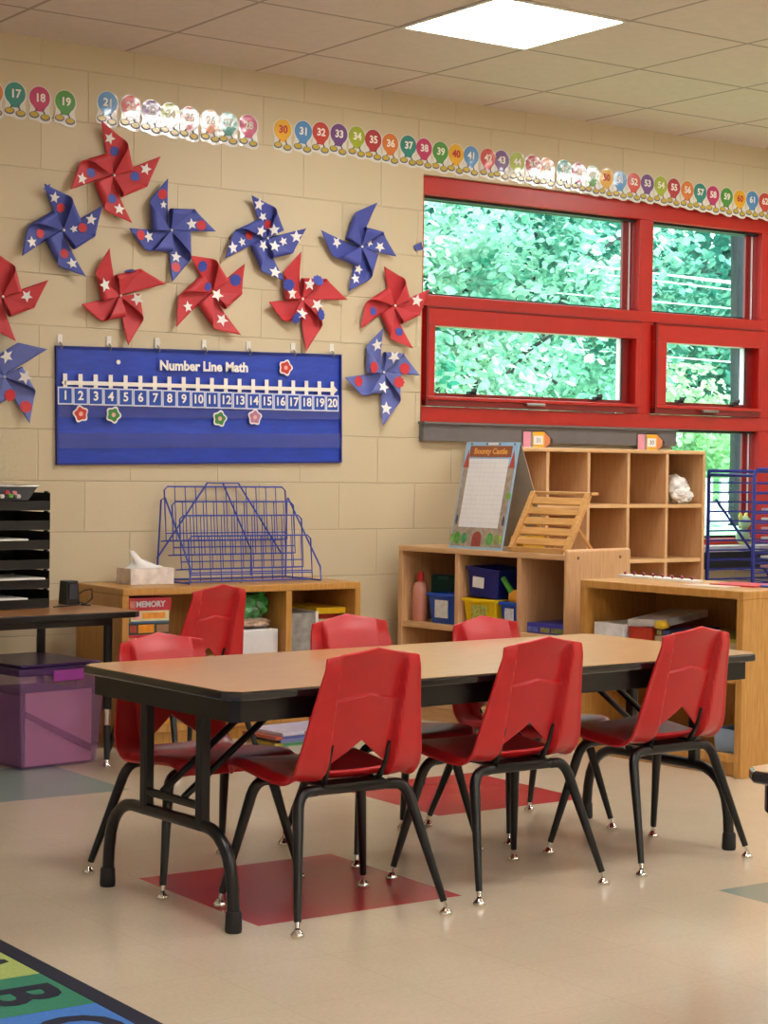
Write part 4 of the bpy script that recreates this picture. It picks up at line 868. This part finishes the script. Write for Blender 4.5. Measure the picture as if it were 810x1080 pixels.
for k in range(7):
    o = MB().box(0, .48, .02, .28, 0, .012).build('artwork_sheet', mat('art_'+pc[k % 4], pc[k % 4], .6, var=.15)); o.location = (3.415+.345, -.55, .14+.047*(10+k)+.0055)
    tag(o, 'pinkish artwork sheets on the drying rack, level %d counted up from the lowest filled tray' % (k+1), 'artwork', 'artwork on the drying rack')
t = thing('plush_toy', 'small pale green and yellow plush toy on the window ledge', 'plush toy', (3.86, -.05, .7165), .3)
MB().blob((0, 0, .045), (.045, .035, .045)).blob((.0, -.01, .115), (.036, .032, .034)).build('body', mat('plush_green', '#a9c9a0', .9), t, smooth=True)
for sx in (-1, 1): MB().blob((sx*.03, 0, .145), (.013, .01, .02)).build('ear', mat('plush_yellow', '#d8cf6a', .9), t, smooth=True); MB().blob((sx*.04, -.025, .02), (.018, .022, .016)).build('foot', MATS['plush_yellow'], t, smooth=True)

# ================================================================== TABLE
TH = .573
def folding_table(label, loc, rz):
    t = thing('folding_table', label, 'table', loc, rz)
    L_, W_, c = .915, .362, .035
    oc = lambda e: [(-L_+c+e*.4, -W_+e), (L_-c-e*.4, -W_+e), (L_-e, -W_+c+e*.4), (L_-e, W_-c-e*.4), (L_-c-e*.4, W_-e), (-L_+c+e*.4, W_-e), (-L_+e, W_-c-e*.4), (-L_+e, -W_+c+e*.4)]
    MB().prism(oc(0), .022, (0, 0, TH-.0225), (1, 0, 0), (0, 1, 0)).build('edge_band', mat('edge_moulding', '#0e0e11', .16, var=.1, coat=.6), t, bevel=.006, seg=4)
    MB().prism(oc(.006), .0012, (0, 0, TH-.0008), (1, 0, 0), (0, 1, 0)).build('tabletop', TABLE_WOOD, t)
    b = MB(); oo, ii = oc(.028), oc(.045)
    for i in range(8):
        j = (i+1) % 8; V = [b.bm.verts.new((p[0], p[1], z_)) for p, z_ in ((oo[i], TH-.075), (oo[j], TH-.075), (oo[j], TH-.023), (oo[i], TH-.023), (ii[i], TH-.075), (ii[j], TH-.075), (ii[j], TH-.023), (ii[i], TH-.023))]
        for q in ((0, 1, 2, 3), (5, 4, 7, 6), (1, 0, 4, 5), (3, 2, 6, 7)): b._f([V[k] for k in q])
    bmesh.ops.remove_doubles(b.bm, verts=b.bm.verts[:], dist=1e-5); b.build('apron', BLACK, t)
    for sx in (-1, 1):
        x = sx*.855; r = .0155
        pts = [(x, -.296, .025), (x, -.296, .07)] + [(x, -.196+.1*math.cos(a)*1., .125+.1*math.sin(a)) for a in [PI-.0-PI/2*k/6 for k in range(0, 7)]]
        pts = [(x, -.296, .02), (x, -.29, .10)] + [(x, -.17-.115*math.cos(a), .115+.115*math.sin(a)) for a in [PI/2*k/6 for k in range(1, 7)]]
        pts = pts + [(p[0], -p[1], p[2]) for p in pts[::-1]]
        lf = MB().tube(pts, r, 10).build('leg_frame', BLACK, t, smooth=True)
        for y in (-.155, .105): MB().box(x-.0135, x+.0135, y-.0145, y+.0145, .218, TH-.03).build('upright', BLACK, lf, bevel=.004)
        MB().tube([(x, -.141, .275), (x, .091, .275)], .011, 8).build('crossbar', BLACK, lf, smooth=True)
        for y in (-.07, .03): MB().tube([(x, y, .285), (x-sx*.32, y, TH-.05)], .009, 8).build('brace', BLACK, lf, smooth=True)
        MB().tube([(x-sx*.32, -.32, TH-.045), (x-sx*.32, .32, TH-.045)], .01, 8).build('brace_rod', BLACK, lf, smooth=True)
        for y in (-.296, .296): MB().lathe([(.019, 0), (.0205, .008), (.019, .045), (.0165, .05)], 14, (x, y, .0005)).build('rubber_foot', RUBBER, lf, smooth=True)
    return t
folding_table('rectangular table with an oak laminate top and thick black edge among red chairs', (-.07, -2.735, 0), math.radians(2.7))

# ================================================================== CHAIRS
def chair_shell():
    prof = [(.232, .328), (.226, .345), (.21, .356), (.17, .360), (.11, .356), (.04, .348), (-.02, .342), (-.055, .342), (-.080, .352), (-.098, .374), (-.110, .41), (-.124, .46), (-.141, .52), (-.160, .58), (-.177, .63), (-.190, .668)]
    P = [Vector((0, y, z)) for y, z in prof]
    S = [0]
    for a, c in zip(P, P[1:]): S.append(S[-1]+(c-a).length)
    Lt = S[-1]
    def at(s):
        s = min(max(s, 0), Lt)
        for i in range(len(S)-1):
            if s <= S[i+1]+1e-9:
                k = (s-S[i])/(S[i+1]-S[i]); p = P[i].lerp(P[i+1], k)
                t0 = (P[min(i+1, len(P)-1)]-P[max(i-1, 0)]).normalized(); t1 = (P[min(i+2, len(P)-1)]-P[i]).normalized(); t = t0.lerp(t1, k).normalized()
                return p, t
    def s_of_z(z):
        for i in range(8, len(P)-1):
            if P[i].z <= z <= P[i+1].z: return S[i]+(S[i+1]-S[i])*(z-P[i].z)/(P[i+1].z-P[i].z)
    sb, sc, sa, sr = s_of_z(.362), s_of_z(.373), s_of_z(.440), s_of_z(.55)    # cutout bottom, cutout corner, cutout apex, ridge
    UC = .50
    us = [-1, -.985, -.96, -.92, -.88, -.84, -.80, -.765, -.73, -.70, -.67, -.64, -.61, -.58, -.55, -.525, -.50, -.46, -.4, -.3, -.2, -.1]; us = us+[0]+[-u for u in us[::-1]]
    w = lambda s: (.185 if s < .02*Lt else .19) if s < S[5] else None
    def width(s, p):
        if s < S[5]: return .178+.012*min(s/.04, 1)
        if p.z < .40: 
            k = min((s-S[5])/(s_of_z(.40)-S[5]), 1); return .19-.012*k
        k = (p.z-.40)/(.668-.40); return .178-.052*k
    sm = lambda x: 0 if x < 0 else 1 if x > 1 else x*x*(3-2*x)
    R1, R2, R3, R4 = 20, 5, 9, 12
    b = MB(); cols = []
    for u in us:
        au = abs(u); rows = []
        top = Lt-.030*au
        q = min(au/UC, 1); cut_top = sa+(sc-sa)*q; rid = sr-.03*au
        for i in range(R1+1): rows.append(sb*i/R1)
        for i in range(1, R2+1): rows.append(sb+(cut_top-sb)*i/R2)
        for i in range(1, R3+1): rows.append(cut_top+(rid-cut_top)*i/R3)
        for i in range(R4): rows.append(rid+.004+(top-rid-.004)*i/(R4-1))
        col = []
        for ri, s in enumerate(rows):
            p, t = at(s); n = Vector((0, -t.z, t.y)) if True else None
            n = Vector((0, -t.z, t.y)); n = -Vector((0, t.z, -t.y))          # outward (down under the seat, rearwards on the back)
            if n.z > 0 and s < S[5]: n = -n
            back = sm((s-S[6])/(S[10]-S[6]))
            wd = width(s, p)
            d = 0
            d += (1-back)*(-.010*au*au + .016*sm((au-.86)/.14))            # seat: dished, edges rolled down
            d += back*(-.020*au*au)                                        # back: gently wrapped forwards
            ax = au*wd
            kz = min(max((p.z-.40)/.268, 0), 1); fade = sm((Lt-.012-s)/.05)
            d += back*fade*((.028-.018*kz)*sm((ax-.089)/.010))                            # wings stand proud behind the middle panel
            d += back*(.003*sm((au-.93)/.07))                              # rolled outer edge
            if ri > R1+R2+R3: d -= .007*back*fade*(1 if ax < .096 else 0)        # middle panel steps in above the chevron ridge
            sh = 1-.10*sm((.06-s)/.06)*au*au                               # rounded front corners
            v = p+n*d
            if s < .08: v = v + Vector((0, -.030*sm((au-.75)/.25)*(1-s/.08), 0))
            col.append(b.bm.verts.new((u*wd, v.y, v.z)))
        cols.append(col)
    for i in range(len(us)-1):
        for j in range(R1+R2+R3+R4):
            mid = (abs(us[i])+abs(us[i+1]))/2
            if mid < UC and R1 <= j < R1+R2: continue
            b._f([cols[i][j], cols[i+1][j], cols[i+1][j+1], cols[i][j+1]])
    bmesh.ops.remove_doubles(b.bm, verts=b.bm.verts[:], dist=2e-4)
    for v in [v for v in b.bm.verts if not v.link_faces]: b.bm.verts.remove(v)
    return b
ch0 = thing('school_chair', '', 'chair', (0, 0, 0))
o = chair_shell().build('seat_shell', RED, ch0, smooth=True)
md = o.modifiers.new('solid', 'SOLIDIFY'); md.thickness = .0075; md.offset = 0
md = o.modifiers.new('bev', 'BEVEL'); md.width = .0022; md.segments = 2; md.limit_method = 'ANGLE'; md.angle_limit = math.radians(45)
def leg(y0, yf, sx):
    # bends out from the cross tube under the seat, then tapers to the foot
    A = Vector((sx*.105, y0, .320)); K = Vector((sx*.150, y0, .318)); F = Vector((sx*.210, yf, .036)); d = (F-K).normalized()
    pts = [A]
    for k in range(0, 7):
        q = k/6; B0 = Vector((sx*.118, y0, .320)); B2 = K+d*.055+Vector((sx*.004, 0, 0)); pts.append(B0*(1-q)**2+Vector((sx*.158, y0, .322))*2*q*(1-q)+B2*q*q)
    pts.append(F); n = len(pts)
    o = MB().tube(pts, [.0138]*(n-1)+[.0088], 12).build('leg', BLACK, ch0, smooth=True)
    MB().tube([F, F+d*.014], .006, 10).lathe([(.0145, 0), (.0165, .004), (.0155, .010), (.010, .016), (.0065, .021)], 16, (F.x+d.x*.016, F.y+d.y*.016, .0005)).build('glide', CHROME, o, smooth=True)
for sx in (-1, 1): leg(-.085, -.178, sx); leg(.115, .178, sx)
for y in (-.085, .115): MB().tube([(-.106, y, .320), (.106, y, .320)], .0125, 12).build('crossbar', BLACK, ch0, smooth=True)
for sx in (-1, 1):
    MB().tube([(sx*.085, -.086, .330), (sx*.085, .115, .334)], .008, 8).build('seat_rail', BLACK, ch0, smooth=True)
    MB().tube([(sx*.074, -.070, .324), (sx*.080, -.084, .345), (sx*.0825, -.100, .375), (sx*.0825, -.1105, .405), (sx*.082, -.1195, .43)], [.009, .0075, .0055, .005, .004], 8).build('back_support', BLACK, ch0, smooth=True)
MB().box(-.09, .09, -.10, -.03, .326, .334).build('mounting_plate', BLACK, ch0)
spots = [(-.598, -3.018, -.8, 1., 'red plastic chair with its back to us at the near left of the table'),
         (-.048, -2.978, 1.7, 1., 'red plastic chair with its back to us at the middle of the near table side'),
         (.528, -2.938, 3.2, 1., 'red plastic chair with its back to us at the near right end of the table'),
         (-.690, -2.492, 184., .95, 'red plastic chair at the far left of the table, facing us, seat under the tabletop'),
         (-.055, -2.452, 181., .99, 'red plastic chair at the middle of the far table side, before the honey bookcase end'),
         (.485, -2.420, 184., .95, 'red plastic chair at the far right of the table, below the maple shelf bins'),
         (.180, -.872, 16., 1., 'lone red plastic chair away from the table, before the low bookcase')]
for k, (x, y, rz, s, lab) in enumerate(spots):
    t = ch0 if k == 0 else copy_tree(ch0)
    t.location = (x, y, 0); t.rotation_euler = (0, 0, math.radians(rz)); t.scale = (1, 1, s)
    tag(t, lab, 'chair', 'red school chairs')

# second table whose corner enters at the lower right
ct = place((-.735+.0, -4.535, 0), math.radians(6)); q = ct(.915, -.335, 0)
folding_table('corner of a second table with wood top and black edge at the lower right', (q.x, q.y, 0), math.radians(6))

# ================================================================== RUG
RUGB = mat('rug_border', '#1d1f33', .95, var=.2, scale=300)
rg = thing('alphabet_rug', 'colourful alphabet rug with a dark border and letter squares on the floor', 'rug', (-1.405, -3.18, 0))
RW, RY0, RY1 = 2.1, -2.2, 1.3
b = MB(); b.box(-.047, 0, RY0, RY1, .0005, .007); b.box(-RW, -RW+.047, RY0, RY1, .0005, .007); b.box(-RW+.047, -.047, RY0, RY0+.047, .0005, .007); b.box(-RW+.047, -.047, RY1-.047, RY1, .0005, .007)
b.build('border', RUGB, rg, bevel=.002)
MB().box(-RW+.047, -.047, RY0+.047, RY1-.047, .0005, .0055).build('field', mat('rug_field', '#2e66a8', .95, var=.15, scale=200), rg)
rc = ['#a3b466', '#2f7a60', '#3f74c0', '#c8564a', '#e0b84a', '#7a58a0']
for k, L_ in enumerate('ZABCDEFGH'):
    y1 = .262*2-.262*k; y0 = y1-.262; c = rc[(k-1) % 6]
    o = MB().box(-.40, -.0475, y0+.0005, y1-.0005, .0056, .0068).build('letter_square', mat('rug_'+c, c, .95, var=.12, scale=200), rg)
    t_ = text('letter', L_, .23, RUGB, o, (-.16, (y0+y1)/2, .0074), (0, 0, -PI/2), .006)

# ================================================================== LIGHT
wd = bpy.data.worlds.new('sky'); bpy.context.scene.world = wd; wd.use_nodes = True
N = wd.node_tree.nodes; L = wd.node_tree.links; bg = N['Background']
tc = N.new('ShaderNodeTexCoord'); sp = N.new('ShaderNodeSeparateXYZ'); L.new(tc.outputs['Generated'], sp.inputs[0])
cr = N.new('ShaderNodeValToRGB'); cr.color_ramp.elements[0].position = .45; cr.color_ramp.elements[0].color = (.75, .92, .95, 1); cr.color_ramp.elements[1].position = .8; cr.color_ramp.elements[1].color = (.85, .95, 1, 1)
L.new(sp.outputs['Z'], cr.inputs[0]); L.new(cr.outputs[0], bg.inputs[0]); bg.inputs[1].default_value = 5.0
sl = bpy.data.lights.new('sun', 'SUN'); sl.energy = 9.0; sl.angle = .05; sl.color = (1, .97, .9)
so = bpy.data.objects.new('sun', sl); C.objects.link(so); so.rotation_euler = (math.radians(48), 0, math.radians(25))   # high sun from behind the building, lights the trees

# ================================================================== CAMERA
cd = bpy.data.cameras.new('camera'); co = bpy.data.objects.new('camera', cd); C.objects.link(co)
co.matrix_world = Matrix(((CR.x, CU.x, -CF.x, CAM.x), (CR.y, CU.y, -CF.y, CAM.y), (CR.z, CU.z, -CF.z, CAM.z), (0, 0, 0, 1)))
cd.sensor_fit = 'HORIZONTAL'; cd.sensor_width = 36; cd.lens = 36*FPX/810; cd.clip_start = .05; cd.clip_end = 200
sc = bpy.context.scene; sc.camera = co
sc.view_settings.view_transform = 'Standard'; sc.view_settings.look = 'None'; sc.view_settings.exposure = 0

# lettering becomes real mesh so that every letter group is an object of its own
bpy.context.view_layer.update()
dg = bpy.context.evaluated_depsgraph_get()
done = {}
for o in [o for o in C.objects if o.type == 'FONT']:
    if o.data.name not in done:
        me = bpy.data.meshes.new_from_object(o.evaluated_get(dg)); me.name = o.data.name; done[o.data.name] = me
    n = bpy.data.objects.new('tmp', done[o.data.name]); C.objects.link(n); n.parent = o.parent; n.location = o.location; n.rotation_euler = o.rotation_euler
    nm = o.name; bpy.data.objects.remove(o); n.name = nm
